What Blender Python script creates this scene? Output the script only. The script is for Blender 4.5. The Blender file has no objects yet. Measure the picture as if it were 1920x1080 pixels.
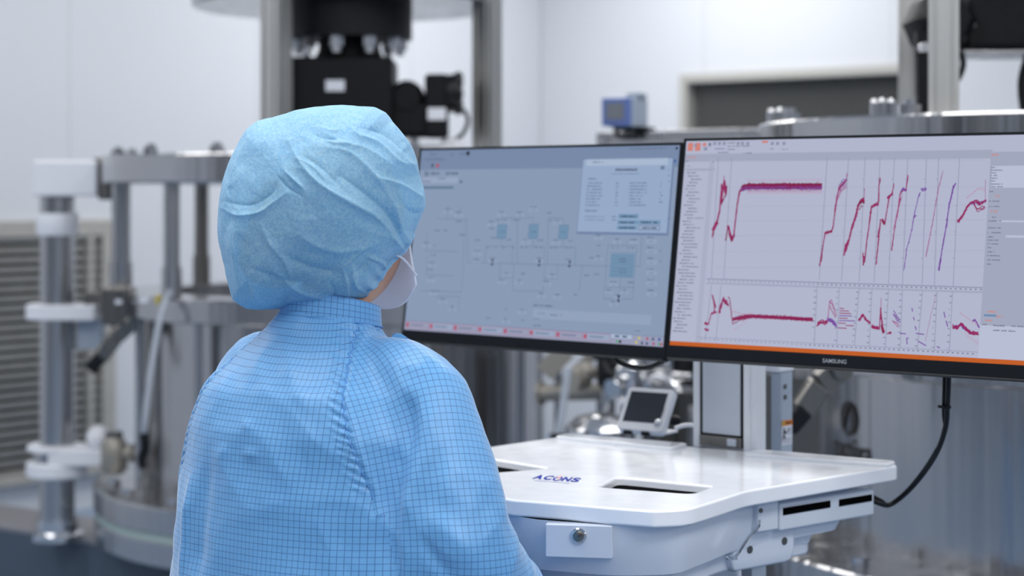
import bpy, bmesh, math, random
import numpy as np
from mathutils import Vector, Matrix, noise
from mathutils.bvhtree import BVHTree
random.seed(7)
SC = bpy.context.scene
COL = SC.collection
PI = math.pi
R = math.radians
# ------------------------------------------------------------------ camera model: level camera, 65.6 mm lens, falling front
F, V0, H = 3500.0, 361.0, 1.5
def at(u, v, Y):
    """point of the place seen at pixel (u,v) of the 1920x1080 photo, Y metres away"""
    return Vector(((u - 960) / F * Y, Y, H - (v - V0) / F * Y))
def onz(u, v, z):
    return at(u, v, F * (H - z) / (v - V0))
def ew(a): return Vector((math.cos(a), -math.sin(a), 0))
def ed(a): return Vector((math.sin(a), math.cos(a), 0))

# ------------------------------------------------------------------ materials
MATS = {}
def srgb(c):
    f = lambda x: x / 12.92 if x <= .04045 else ((x + .055) / 1.055) ** 2.4
    return tuple(f(x / 255.0) for x in c)
def mat(name, col, rough=.5, metal=0., spec=.5, **k):
    m = bpy.data.materials.new(name); m.use_nodes = True
    nt = m.node_tree; b = nt.nodes['Principled BSDF']
    b.inputs['Base Color'].default_value = (*srgb(col), 1)
    b.inputs['Roughness'].default_value = rough
    b.inputs['Metallic'].default_value = metal
    b.inputs['Specular IOR Level'].default_value = spec
    for kk, v in k.items():
        b.inputs[kk.replace('_', ' ')].default_value = v
    MATS[name] = m
    return m
def nd(m, t, **k):
    n = m.node_tree.nodes.new(t)
    for kk, v in k.items(): setattr(n, kk, v)
    return n
def lk(m, a, b): m.node_tree.links.new(a, b)
def bsdf(m): return m.node_tree.nodes['Principled BSDF']
def add_noise(m, scale, vec_scale=(1, 1, 1), rough_amp=0, col_amp=0, bump=0, dist=.002, detail=4):
    """noise over object coordinates varying roughness, colour and relief of a material"""
    tc = nd(m, 'ShaderNodeTexCoord'); mp = nd(m, 'ShaderNodeMapping')
    mp.inputs['Scale'].default_value = vec_scale
    nz = nd(m, 'ShaderNodeTexNoise'); nz.inputs['Scale'].default_value = scale; nz.inputs['Detail'].default_value = detail
    lk(m, tc.outputs['Object'], mp.inputs['Vector']); lk(m, mp.outputs[0], nz.inputs['Vector'])
    b = bsdf(m)
    if rough_amp:
        r0 = b.inputs['Roughness'].default_value
        mr = nd(m, 'ShaderNodeMapRange'); mr.inputs[1].default_value = .3; mr.inputs[2].default_value = .7
        mr.inputs[3].default_value = max(0, r0 - rough_amp); mr.inputs[4].default_value = r0 + rough_amp
        lk(m, nz.outputs[0], mr.inputs[0]); lk(m, mr.outputs[0], b.inputs['Roughness'])
    if col_amp:
        c = b.inputs['Base Color'].default_value[:]
        mx = nd(m, 'ShaderNodeMix', data_type='RGBA')
        mx.inputs[6].default_value = (*[x * (1 - col_amp) for x in c[:3]], 1)
        mx.inputs[7].default_value = (*[min(1, x * (1 + col_amp)) for x in c[:3]], 1)
        mr = nd(m, 'ShaderNodeMapRange'); mr.inputs[1].default_value = .3; mr.inputs[2].default_value = .7
        lk(m, nz.outputs[0], mr.inputs[0]); lk(m, mr.outputs[0], mx.inputs[0]); lk(m, mx.outputs[2], b.inputs['Base Color'])
    if bump:
        bp = nd(m, 'ShaderNodeBump'); bp.inputs['Strength'].default_value = bump; bp.inputs['Distance'].default_value = dist
        lk(m, nz.outputs[0], bp.inputs['Height']); lk(m, bp.outputs[0], b.inputs['Normal'])
    return m
def emit(name, col, k=1.0):
    m = bpy.data.materials.new(name); m.use_nodes = True
    nt = m.node_tree; nt.nodes.clear()
    e = nt.nodes.new('ShaderNodeEmission'); e.inputs[0].default_value = (*srgb(col), 1); e.inputs[1].default_value = k
    o = nt.nodes.new('ShaderNodeOutputMaterial'); nt.links.new(e.outputs[0], o.inputs[0])
    MATS[name] = m
    return m

mat('wall_panel', (202, 206, 213), .42, spec=.35)
mat('ceiling_panel', (226, 229, 233), .7)
mat('floor_epoxy', (118, 138, 162), .3)
mat('white_plastic', (236, 239, 246), .28, spec=.5)
mat('white_gloss', (240, 243, 249), .16, spec=.5, Coat_Weight=.3, Coat_Roughness=.08)
mat('white_block', (228, 231, 238), .45)
mat('grey_plastic', (200, 208, 220), .35)
mat('pale_blue_plastic', (202, 210, 224), .3)
mat('grey_cover', (172, 184, 200), .4)
mat('black_plastic', (15, 19, 25), .42, spec=.25)
mat('bezel_black', (13, 18, 24), .5, spec=.15)
mat('dark_slit', (3, 3, 4), .9, spec=.03)
mat('dark_rubber', (24, 26, 30), .6)
mat('black_motor', (12, 15, 20), .5, spec=.2)
mat('steel', (186, 186, 188), .22, 1.0)
mat('steel_dark', (128, 126, 122), .3, 1.0)
mat('steel_bright', (214, 215, 218), .2, 1.0)
mat('chrome', (220, 222, 226), .09, 1.0)
mat('aluminium', (196, 196, 194), .42, 1.0)
mat('grille_paint', (164, 163, 159), .5)
mat('slate_panel', (74, 88, 104), .55)
mat('skid_top', (150, 150, 156), .35, .5)
mat('mint_gasket', (160, 178, 176), .55)
mat('beige_pipe', (150, 147, 140), .4, .4)
mat('window_frame_paint', (168, 168, 164), .5)
mat('reflect_panel_dark', (40, 46, 54), .12)
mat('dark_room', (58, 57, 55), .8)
mat('label_white', (222, 226, 236), .5)
mat('label_yellow', (196, 178, 60), .5)
mat('label_orange', (226, 130, 40), .5)
mat('ink_black', (34, 36, 40), .6)
mat('ink_grey', (150, 156, 170), .6)
mat('logo_blue', (8, 42, 146), .6, spec=.15)
mat('logo_red', (226, 150, 150), .5)
mat('logo_small', (150, 156, 196), .5)
mat('logo_dark', (44, 43, 42), .6)
mat('hose_clear', (190, 198, 210), .25, Alpha=.6)
mat('clear_plastic', (180, 195, 215), .06, spec=.6, Transmission_Weight=.85)
mat('instrument_blue', (92, 114, 176), .45)
mat('instrument_body', (150, 164, 182), .4)
mat('screen_grey', (116, 122, 130), .25)
mat('tablet_glass', (66, 71, 80), .12)
mat('letter_silver', (150, 154, 160), .4, .3)
mat('skin', (196, 148, 122), .5, Subsurface_Weight=.12, Subsurface_Scale=.01)
mat('hair_dark', (38, 34, 34), .6)
mat('mask_white', (240, 242, 248), .75, Sheen_Weight=.2)
m_ = MATS['mask_white']; tl_ = nd(m_, 'ShaderNodeBsdfTranslucent'); tl_.inputs[0].default_value = (*srgb((238, 241, 250)), 1)
mx_ = nd(m_, 'ShaderNodeMixShader'); mx_.inputs[0].default_value = .45; lk(m_, bsdf(m_).outputs[0], mx_.inputs[1]); lk(m_, tl_.outputs[0], mx_.inputs[2])
lk(m_, mx_.outputs[0], m_.node_tree.nodes['Material Output'].inputs[0])
mat('glove_white', (225, 230, 238), .6)
mat('trouser_blue', (88, 150, 214), .7)
mat('shoe_white', (228, 230, 234), .5)
mat('eye_white', (235, 235, 235), .2)
mat('glass_pane', (90, 92, 92), .05, Alpha=.35)

for k_ in ('steel', 'steel_bright', 'steel_dark'):
    add_noise(MATS[k_], 1, (16, 16, .3), rough_amp=.06, bump=.5, dist=.014, detail=2)
add_noise(MATS['aluminium'], 60, (6, 6, .05), rough_amp=.08)
add_noise(MATS['floor_epoxy'], 3, col_amp=.06, rough_amp=.06)
add_noise(MATS['slate_panel'], 5, col_amp=.05, rough_amp=.08)
add_noise(MATS['black_motor'], 80, rough_amp=.1, bump=.1, dist=.0006)
add_noise(MATS['white_gloss'], 30, rough_amp=.04)
add_noise(MATS['grille_paint'], 14, col_amp=.08)
# wall panels with faint joints
def joints(m, pitch):
    tc = nd(m, 'ShaderNodeTexCoord'); sp = nd(m, 'ShaderNodeSeparateXYZ'); lk(m, tc.outputs['Object'], sp.inputs[0])
    a = nd(m, 'ShaderNodeMath', operation='DIVIDE'); a.inputs[1].default_value = pitch; lk(m, sp.outputs[0], a.inputs[0])
    f = nd(m, 'ShaderNodeMath', operation='FRACT'); lk(m, a.outputs[0], f.inputs[0])
    c = nd(m, 'ShaderNodeMath', operation='LESS_THAN'); c.inputs[1].default_value = .008 / pitch; lk(m, f.outputs[0], c.inputs[0])
    nz = nd(m, 'ShaderNodeTexNoise'); nz.inputs['Scale'].default_value = 1.3
    lk(m, tc.outputs['Object'], nz.inputs['Vector'])
    b = bsdf(m); col = b.inputs['Base Color'].default_value[:]
    mx = nd(m, 'ShaderNodeMix', data_type='RGBA')
    mx.inputs[6].default_value = col; mx.inputs[7].default_value = (*[x * .8 for x in col[:3]], 1)
    lk(m, c.outputs[0], mx.inputs[0]); lk(m, mx.outputs[2], b.inputs['Base Color'])
    mr = nd(m, 'ShaderNodeMapRange'); mr.inputs[3].default_value = .36; mr.inputs[4].default_value = .5
    lk(m, nz.outputs[0], mr.inputs[0]); lk(m, mr.outputs[0], b.inputs['Roughness'])
joints(MATS['wall_panel'], 1.2)

# ------------------------------------------------------------------ object helpers
def thing(name, label, cat, loc=(0, 0, 0), rotz=0, group=None, rot=None):
    o = bpy.data.objects.new(name, None); COL.objects.link(o)
    o.empty_display_size = .05
    o.location = loc
    o.rotation_euler = rot if rot is not None else (0, 0, rotz)
    o['label'] = label; o['category'] = cat
    if group: o['group'] = group
    return o
def tag(o, label, cat, group=None):
    o['label'] = label; o['category'] = cat
    if group: o['group'] = group
    return o
def link_mesh(name, me, m, parent=None, smooth=True, angle=38, bevel=0, kind=None, label=None, seg=2):
    o = bpy.data.objects.new(name, me); COL.objects.link(o)
    ms = m if isinstance(m, (list, tuple)) else [m]
    if len(me.materials) == 0:
        for x in ms: me.materials.append(MATS[x] if isinstance(x, str) else x)
    if smooth:
        me.polygons.foreach_set('use_smooth', [True] * len(me.polygons))
        me.set_sharp_from_angle(angle=R(angle))
    if bevel:
        b = o.modifiers.new('bevel', 'BEVEL'); b.width = bevel; b.segments = seg; b.limit_method = 'ANGLE'; b.angle_limit = R(35)
        b.harden_normals = True
    if parent: o.parent = parent
    if kind: o['kind'] = kind
    if label: o['label'] = label
    return o
class MB:
    def __init__(s): s.bm = bmesh.new()
    def _mi(s, fs, mi):
        for f in fs: f.material_index = mi
    def box(s, c, size, rot=None, mi=0):
        c = Vector(c); hx, hy, hz = [d / 2 for d in size]
        M = rot or Matrix.Identity(3)
        vs = [s.bm.verts.new(c + M @ Vector((x * hx, y * hy, z * hz))) for z in (-1, 1) for y in (-1, 1) for x in (-1, 1)]
        fs = [s.bm.faces.new([vs[i] for i in q]) for q in ((0, 2, 3, 1), (4, 5, 7, 6), (0, 1, 5, 4), (2, 6, 7, 3), (0, 4, 6, 2), (1, 3, 7, 5))]
        s._mi(fs, mi); return s
    def bar(s, p, q, w, h, up=(0, 0, 1), mi=0):
        p, q = Vector(p), Vector(q); d = (q - p); L = d.length; d.normalize()
        u = Vector(up); x = d.cross(u)
        if x.length < 1e-4: x = d.cross(Vector((1, 0, 0)))
        x.normalize(); y = x.cross(d)
        M = Matrix((x, d, y)).transposed()
        return s.box((p + q) / 2, (w, L, h), M, mi)
    def prism(s, poly, z0, z1, mi=0):
        """vertical prism over an xy polygon (counter-clockwise)"""
        n = len(poly)
        a = [s.bm.verts.new((p[0], p[1], z0)) for p in poly]; b = [s.bm.verts.new((p[0], p[1], z1)) for p in poly]
        fs = [s.bm.faces.new(a[::-1]), s.bm.faces.new(b)]
        for i in range(n): fs.append(s.bm.faces.new((a[i], a[(i + 1) % n], b[(i + 1) % n], b[i])))
        s._mi(fs, mi); return s
    def loft(s, rings, cap0=True, cap1=True, closed=True, mi=0):
        V = [[s.bm.verts.new(p) for p in r] for r in rings]; fs = []
        n = len(rings[0])
        for a, b in zip(V, V[1:]):
            for i in range(n if closed else n - 1):
                j = (i + 1) % n
                fs.append(s.bm.faces.new((a[i], a[j], b[j], b[i])))
        if cap0: fs.append(s.bm.faces.new(V[0][::-1]))
        if cap1: fs.append(s.bm.faces.new(V[-1]))
        s._mi(fs, mi); return s
    def lathe(s, prof, c=(0, 0, 0), axis=(0, 0, 1), n=48, mi=0, cap=True):
        c = Vector(c); a = Vector(axis).normalized()
        x = a.orthogonal().normalized(); y = a.cross(x)
        rings = [[c + a * h + (x * math.cos(2 * PI * i / n) + y * math.sin(2 * PI * i / n)) * r for i in range(n)] for r, h in prof]
        return s.loft(rings, cap, cap, mi=mi)
    def ringplate(s, r0, r1, z0, z1, c=(0, 0), n=96, ch=.006, mi=0):
        """annulus with chamfered outer rim"""
        prof = [(r0, z0), (r1 - ch, z0), (r1, z0 + ch), (r1, z1 - ch), (r1 - ch, z1), (r0, z1)]
        rings = [[Vector((c[0] + r * math.cos(2 * PI * i / n), c[1] + r * math.sin(2 * PI * i / n), z)) for i in range(n)] for r, z in prof]
        rings.append(rings[0])
        V = [[s.bm.verts.new(p) for p in r] for r in rings[:-1]]; V.append(V[0]); fs = []
        for a, b in zip(V, V[1:]):
            for i in range(n):
                j = (i + 1) % n
                fs.append(s.bm.faces.new((a[i], a[j], b[j], b[i])))
        s._mi(fs, mi); return s
    def cyl(s, p, q, r, n=20, r2=None, mi=0):
        p, q = Vector(p), Vector(q)
        return s.lathe([(r, 0), (r if r2 is None else r2, (q - p).length)], p, q - p, n, mi)
    def tube(s, pts, r, n=10, mi=0, sub=6):
        pts = [Vector(p) for p in pts]
        if sub > 1 and len(pts) > 2: pts = spline(pts, sub)
        rings = []; t0 = (pts[1] - pts[0]).normalized(); x = t0.orthogonal().normalized()
        for i, p in enumerate(pts):
            t = (pts[min(i + 1, len(pts) - 1)] - pts[max(i - 1, 0)]).normalized()
            x = (x - t * x.dot(t)).normalized(); y = t.cross(x)
            rr = r[min(i, len(r) - 1)] if isinstance(r, (list, tuple)) else r
            rings.append([p + (x * math.cos(2 * PI * k / n) + y * math.sin(2 * PI * k / n)) * rr for k in range(n)])
        return s.loft(rings, mi=mi)
    def sphere(s, c, r, n=16, mi=0, sz=1.0):
        c = Vector(c)
        rings = [[c + Vector((r * math.sin(t) * math.cos(2 * PI * i / n), r * math.sin(t) * math.sin(2 * PI * i / n), -r * sz * math.cos(t))) for i in range(n)]
                 for t in [PI * (k + .15) / (n / 2 + .3) for k in range(n // 2 + 1)]]
        return s.loft(rings, mi=mi)
    def quad(s, a, b, c, d, mi=0):
        f = s.bm.faces.new([s.bm.verts.new(p) for p in (a, b, c, d)]); f.material_index = mi; return s
    def poly(s, pts, mi=0):
        f = s.bm.faces.new([s.bm.verts.new(p) for p in pts]); f.material_index = mi; return s
    def xform(s, M):
        s.bm.transform(M); return s
    def mesh(s, name, normals=True):
        if normals: bmesh.ops.recalc_face_normals(s.bm, faces=s.bm.faces)
        me = bpy.data.meshes.new(name); s.bm.to_mesh(me); s.bm.free(); return me
    def build(s, name, m, parent=None, normals=True, **k):
        return link_mesh(name, s.mesh(name, normals), m, parent, **k)
def spline(pts, sub):
    out = []; n = len(pts)
    for i in range(n - 1):
        p0, p1, p2, p3 = pts[max(i - 1, 0)], pts[i], pts[i + 1], pts[min(i + 2, n - 1)]
        for k in range(sub):
            t = k / sub
            out.append(.5 * ((2 * p1) + (p2 - p0) * t + (2 * p0 - 5 * p1 + 4 * p2 - p3) * t * t + (3 * p1 - p0 - 3 * p2 + p3) * t ** 3))
    out.append(pts[-1]); return out
def rounded(poly, r, n=5):
    """round the corners of an xy polygon; r a number or a list"""
    out = []; N = len(poly)
    for i, p in enumerate(poly):
        rr = r[i] if isinstance(r, (list, tuple)) else r
        p = Vector(p[:2]); a = Vector(poly[i - 1][:2]) - p; b = Vector(poly[(i + 1) % N][:2]) - p
        if rr <= 0: out.append(p); continue
        la, lb = a.length, b.length; a.normalize(); b.normalize()
        d = min(rr, la * .49, lb * .49)
        for k in range(n + 1):
            t = k / n
            out.append((p + a * d) * (1 - t) ** 2 + p * 2 * t * (1 - t) + (p + b * d) * t * t)
    return out
def text_mesh(body, size, m, name, parent, M, extrude=.0003, shear=0, offset=0, spacing=1.0, align='CENTER', label=None):
    cu = bpy.data.curves.new(name, 'FONT'); cu.body = body; cu.size = size; cu.extrude = extrude; cu.shear = shear
    cu.offset = offset; cu.space_character = spacing; cu.align_x = align; cu.align_y = 'CENTER'; cu.resolution_u = 4
    t = bpy.data.objects.new(name + '_tmp', cu); COL.objects.link(t)
    bpy.context.view_layer.update()
    me = bpy.data.meshes.new_from_object(t.evaluated_get(bpy.context.evaluated_depsgraph_get()))
    bpy.data.objects.remove(t)
    me.transform(M); me.materials.clear()
    return link_mesh(name, me, m, parent, smooth=False, label=label)
def frame_mat(o, x, y, z):
    M = Matrix((x, y, z)).transposed().to_4x4(); M.translation = o; return M
def evaluated(o):
    bpy.context.view_layer.update()
    return bpy.data.meshes.new_from_object(o.evaluated_get(bpy.context.evaluated_depsgraph_get()))
# settings
LAMP, FSTOP, EXPO = 53.0, 3.9, 0.0
# ================================================================== the room
YW = .68                                   # the room, the cart and the screens stand at this angle to the lens
W_, D_ = ew(YW), ed(YW)
K_ = Vector((.18, 11.6, 0))                # corner of the left and the back wall
RL, RW, RH = 16.0, 14.0, 3.5
def struct(o): o['kind'] = 'structure'; return o
def room_pt(a, b, z=0): return K_ + W_ * a - D_ * b + Vector((0, 0, z))
def wall(name, p, d, L, m='wall_panel', hole=None, flip=1):
    """a 0.1 m thick wall from p along d; its own x runs along the wall"""
    d = Vector(d).normalized(); n = Vector((-d.y, d.x, 0)) * flip
    mb = MB()
    if hole:
        x0, x1, z0, z1 = hole
        for a, b, c, e in ((-.1, x0, 0, RH), (x1, L + .1, 0, RH), (x0, x1, 0, z0), (x0, x1, z1, RH)):
            mb.box(((a + b) / 2, .05 * flip, (c + e) / 2), (b - a, .1, e - c))
    else:
        mb.box((L / 2, .05 * flip, RH / 2), (L + .2, .1, RH))
    o = mb.build(name, m, smooth=False); o.location = p; o.rotation_euler = (0, 0, math.atan2(d.y, d.x))
    return struct(o)
HOLE = (1.05, 2.62, 1.73, 2.19)
wall('wall_back', room_pt(0, 0), W_, RW, hole=HOLE, flip=1)
wall('wall_left', room_pt(0, 0), -D_, RL, flip=-1)
wall('wall_right', room_pt(RW, 0), -D_, RL, flip=1)
wall('wall_front', room_pt(0, RL), W_, RW, flip=-1)
mb = MB(); mb.box((RW / 2, -RL / 2, -.05), (RW + .2, RL + .2, .1)); o = mb.build('floor', 'floor_epoxy', smooth=False)
o.location = K_; o.rotation_euler = (0, 0, -YW); struct(o)
mb = MB(); mb.box((RW / 2, -RL / 2, RH + .05), (RW + .2, RL + .2, .1)); o = mb.build('ceiling', 'ceiling_panel', smooth=False)
o.location = K_; o.rotation_euler = (0, 0, -YW); struct(o)
# the wide window in the back wall, with the dim room behind it
wn = bpy.data.objects.new('window_1', None); COL.objects.link(wn); wn.location = K_; wn.rotation_euler = (0, 0, -YW)
wn['kind'] = 'structure'; wn['label'] = 'wide interior window with grey frame and dark room behind'
x0, x1, z0, z1 = HOLE
mb = MB(); t = .05
for a, b, c, e in ((x0, x0 + t, z0, z1), (x1 - t, x1, z0, z1), (x0 + t, x1 - t, z0, z0 + t), (x0 + t, x1 - t, z1 - t, z1)):
    mb.box(((a + b) / 2, .04, (c + e) / 2), (b - a, .14, e - c))
mb.build('window_frame', 'window_frame_paint', wn, bevel=.003)
mb = MB(); mb.box(((x0 + x1) / 2, .05, (z0 + z1) / 2), (x1 - x0 - 2 * t, .006, z1 - z0 - 2 * t)); mb.build('window_pane', 'glass_pane', wn)
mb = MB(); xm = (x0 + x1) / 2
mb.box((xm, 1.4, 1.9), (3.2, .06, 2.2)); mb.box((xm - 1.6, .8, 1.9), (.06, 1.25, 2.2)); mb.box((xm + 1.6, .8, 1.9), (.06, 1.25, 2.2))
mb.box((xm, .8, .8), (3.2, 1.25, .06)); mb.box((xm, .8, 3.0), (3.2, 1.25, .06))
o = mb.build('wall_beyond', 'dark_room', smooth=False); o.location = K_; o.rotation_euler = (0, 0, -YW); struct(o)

# return-air grille low on the left wall: local x runs along the wall towards the camera
gb = 3.36                                  # distance of its right-hand edge from the corner
g = thing('return_air_grille', 'grey slatted return-air grille low on the left wall', 'grille', room_pt(0, gb, 0), math.atan2(-D_.y, -D_.x))
GW, gz0, gz1 = 1.3, .16, 1.37
mb = MB()
for a, b, c, e in ((0, .075, gz0, gz1), (GW - .075, GW, gz0, gz1), (.075, GW - .075, gz0, gz0 + .045), (.075, GW - .075, gz1 - .075, gz1)):
    mb.box(((a + b) / 2, .02, (c + e) / 2), (b - a, .04, e - c))
mb.box((.145, .026, (gz0 + gz1) / 2), (.03, .028, gz1 - gz0 - .1))
mb.build('frame', 'grille_paint', g, bevel=.003)
mb = MB(); n = 25; zz = np.linspace(gz0 + .06, gz1 - .09, n)
for z in zz:
    mb.box((GW / 2, .022, z), (GW - .15, .006, .023), Matrix.Rotation(R(-18), 3, 'X'))
mb.build('slats', 'grille_paint', g)
mb = MB(); mb.box((GW / 2, .004, (gz0 + gz1) / 2), (GW - .1, .006, gz1 - gz0 - .06)); mb.build('backing', 'dark_slit', g)

# ------------------------------------------------------------------ ceiling lamps
i = 0
for a in (1.6, 5.0, 8.4, 11.8):
    for b in (1.6, 4.6, 7.6, 10.6, 13.6):
        p = room_pt(a, b, RH - .03)
        l = bpy.data.lights.new('ceiling_lamp', 'AREA'); l.shape = 'RECTANGLE'; l.size = 1.3; l.size_y = 2.0
        l.energy = LAMP * {1.6: (1.65, .35, .2, .2), 4.6: (.7, .8, .6, .7), 7.6: (.8, 1.2, 1.35, 1.4), 10.6: (.5, .75, .8, .8), 13.6: (.3, .4, .4, .4)}[b][(1.6, 5.0, 8.4, 11.8).index(a)]; l.color = (1.0, .975, .94)
        o = bpy.data.objects.new('ceiling_lamp', l); COL.objects.link(o); o.location = p; o.rotation_euler = (0, 0, -YW)
# unseen dark panels added behind and beside the camera to streak the steel's reflections
wi = 2
for a0 in (.6, 3.0, 5.4, 7.8, 10.2, 12.2):
    mb = MB(); mb.box((0, .02, 1.55), (1.5, .03, 1.9)); o = mb.build('window_%d' % wi, 'reflect_panel_dark'); wi += 1
    o.location = room_pt(a0 + .75, RL - .005); o.rotation_euler = (0, 0, -YW); struct(o)
for b0 in (4.2, 7.2, 10.2, 13.0):
    mb = MB(); mb.box((0, .0, 1.55), (1.6, .03, 1.9)); o = mb.build('window_%d' % wi, 'reflect_panel_dark'); wi += 1
    o.location = room_pt(RW - .03, b0 + .8); o.rotation_euler = (0, 0, -YW + PI / 2); struct(o)
w = bpy.data.worlds.new('World'); SC.world = w; w.use_nodes = True
w.node_tree.nodes['Background'].inputs[0].default_value = (.7, .8, 1, 1); w.node_tree.nodes['Background'].inputs[1].default_value = .2
cam = bpy.data.cameras.new('camera'); co = bpy.data.objects.new('camera', cam); COL.objects.link(co)
co.location = (0, 0, H); co.rotation_euler = (PI / 2, 0, 0)
cam.sensor_width = 36; cam.lens = F / 1920 * 36; cam.shift_y = -(540 - V0) / 1920
cam.dof.use_dof = True; cam.dof.focus_distance = 2.48; cam.dof.aperture_fstop = FSTOP
cam.clip_end = 60
SC.camera = co
SC.view_settings.view_transform = 'Standard'; SC.view_settings.look = 'None'; SC.view_settings.gamma = 1
SC.view_settings.exposure = EXPO; SC.view_settings.use_curve_mapping = False
SC.cycles.use_denoising = True
SC.cycles.max_bounces = 8; SC.cycles.diffuse_bounces = 5; SC.cycles.glossy_bounces = 4; SC.cycles.transparent_max_bounces = 12
SC.cycles.sample_clamp_indirect = 6
# ================================================================== process columns
def machine(c, label, zs, columns, rods, arm, full):
    """a large steel packing column: ring plate on rods over a vessel, overhead drive on aluminium columns"""
    t = thing('process_vessel', label, 'machine', (c[0], c[1], 0))
    zr0, zr1, zf0, zf1, zb0, zb1, zdisc, pl = zs
    def pol(r, a, z=0): return Vector((r * math.cos(R(a)), r * math.sin(R(a)), z))
    MB().ringplate(.60, .85, zr0, zr1).build('ring_plate', 'steel', t, angle=30)
    for a in rods:
        r = .027 if a != rods[0] else .033
        mb = MB(); mb.cyl(pol(.785, a, zf1), pol(.785, a, zr0), r, 24); mb.cyl(pol(.785, a, zf1), pol(.785, a, zf1 + .1), r + .006, 24)
        mb.build('tie_rod', 'steel' if a != 140 else 'steel_dark', t)
    for a in (171, 187, 222, 244, 262, 290):
        mb = MB(); mb.cyl(pol(.8, a, zr1), pol(.8, a, zr1 + .022), .026, 6); mb.cyl(pol(.8, a, zr1 + .022), pol(.8, a, zr1 + .034), .015, 16)
        mb.build('bolt', 'steel_bright', t)
    MB().ringplate(.62, .79, zf0, zf1).build('flange', 'steel', t, angle=30)
    mb = MB(); mb.lathe([(.70, zb1 - .02), (.70, zf0 + .02)], n=128); mb.build('vessel_body', 'steel', t)
    for a in range(12):
        mb = MB(); aa = 175 + a * 30; mb.cyl(pol(.745, aa, zb1 - .01), pol(.745, aa, zf0 + .01), .014, 14)
        if a < 7 and full: mb.build('clamp_rod', 'steel', t)
        else: mb.bm.free()
    h = zb1 - zb0
    MB().ringplate(.3, .88, zb1 - .45 * h, zb1).build('base_flange', 'steel', t, angle=30)
    mb = MB(); mb.lathe([(.872, zb0 + .42 * h), (.872, zb1 - .44 * h)], n=96); mb.build('gasket', 'mint_gasket', t)
    MB().ringplate(.3, .875, zb0, zb0 + .43 * h).build('lower_flange', 'steel', t, angle=30)
    for a in (204, 250, 300, 20, 80, 140):
        mb = MB(); mb.cyl(pol(.66, a, pl), pol(.66, a, zb0 + .01), .03, 20); mb.cyl(pol(.66, a, pl), pol(.66, a, pl + .02), .045, 20)
        mb.build('foot', 'steel', t)
    for a in (196, 212, 232, 262, 285):
        mb = MB(); mb.cyl(pol(.81, a, zb1), pol(.81, a, zb1 + .022), .024, 6); mb.build('base_bolt', 'steel_bright', t)
    # lever arm hanging off the flange
    p, q = arm
    n = (q - p).cross(Vector((0, 0, 1))).normalized()
    mb = MB()
    pts = [p + Vector((0, 0, .03)), p, p.lerp(q, .5) + Vector((0, 0, .012)), q]
    for a, b in zip(pts[1:], pts[2:]): mb.bar(a, b, .03, .055)
    mb.cyl(p - n * .03, p + n * .03, .026, 24)
    mb.build('lever_arm', 'steel_dark', t, bevel=.006)
    mb = MB(); d = (q - p).normalized(); mb.bar(q - d * .01, q + d * .05, .036, .045); mb.build('lever_grip', 'black_plastic', t, bevel=.008)
    # aluminium columns with grooves, and the head plate
    for x, y, w in columns:
        mb = MB(); h2 = w / 2; gq = w * .07; gd = w * .09
        prof = []
        for k in range(4):                       # one grooved side, turned four times
            side = [(-h2, -h2), (-h2 * .55 - gq, -h2), (-h2 * .55 - gq, -h2 + gd), (-h2 * .55 + gq, -h2 + gd), (-h2 * .55 + gq, -h2),
                    (h2 * .55 - gq, -h2), (h2 * .55 - gq, -h2 + gd), (h2 * .55 + gq, -h2 + gd), (h2 * .55 + gq, -h2)]
            ca, sa = round(math.cos(k * PI / 2)), round(math.sin(k * PI / 2))
            prof += [(a * ca - b * sa, a * sa + b * ca) for a, b in side]
        ang = -YW + .1 if w > .07 else -.22
        prof = [(x + a * math.cos(ang) - b * math.sin(ang), y + a * math.sin(ang) + b * math.cos(ang)) for a, b in prof]
        mb.prism(prof, zr1 - .001, 2.75); mb.build('support_column', 'aluminium', t, smooth=False)
    MB().ringplate(.02, .545, zdisc, zdisc + .16).build('head_plate', 'steel', t, angle=30)
    return t, pol
C1 = Vector((-.58, 6.6, 0))
M1, pol = machine(C1, 'steel process vessel behind the person, white clamps on its left', (1.53, 1.625, 1.08, 1.16, .31, .5, 2.15, .281),
    [(-.19, -.5, .074), (.495, -.2, .074)], [191, 229, 140, 276, 320, 5, 50, 95],
    (Vector((-.70, -.33, 1.06)), Vector((-.80, -.36, .945))), True)
# drive hanging under the head plate of the left machine
def rel(u, v, Y, c=C1): return at(u, v, Y) - c
mb = MB(); x, y = (655 - 960) / F * 6.35 - C1.x, 6.35 - C1.y
mb.lathe([(.214, 2.02), (.214, 2.15), (.19, 2.16)], (x, y, 0), n=40)
mb.build('drive_flange', 'black_motor', M1)
for k in range(10):
    a = R(36 * k + 9)
    mb = MB(); px, py = x + .175 * math.cos(a), y + .175 * math.sin(a)
    mb.cyl((px, py, 2.03), (px, py, 1.985), .024, 6); mb.cyl((px, py, 1.985), (px, py, 1.965), .014, 12); mb.build('drive_bolt', 'steel_bright', M1)
mb = MB(); mb.lathe([(.125, 1.94), (.105, 1.985), (.105, 2.03)], (x, y, 0), n=32); mb.build('drive_neck', 'black_motor', M1)
mb = MB(); mb.box((x - .024, y, 1.825), (.36, .30, .255)); mb.build('gearbox', 'black_motor', M1, bevel=.012)
mb = MB(); mb.box((x - .034, y - .152, 1.855), (.062, .004, .036)); mb.build('gearbox_label', 'label_white', M1)
mb = MB(); mb.lathe([(.17, 1.64), (.18, 1.66), (.18, 1.71)], (x - .02, y, 0), n=32); mb.build('gearbox_foot', 'black_motor', M1)
mb = MB(); mb.box((x + .235, y - .02, 1.745), (.20, .15, .12)); mb.build('drive_coupling', 'black_motor', M1, bevel=.02)
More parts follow.
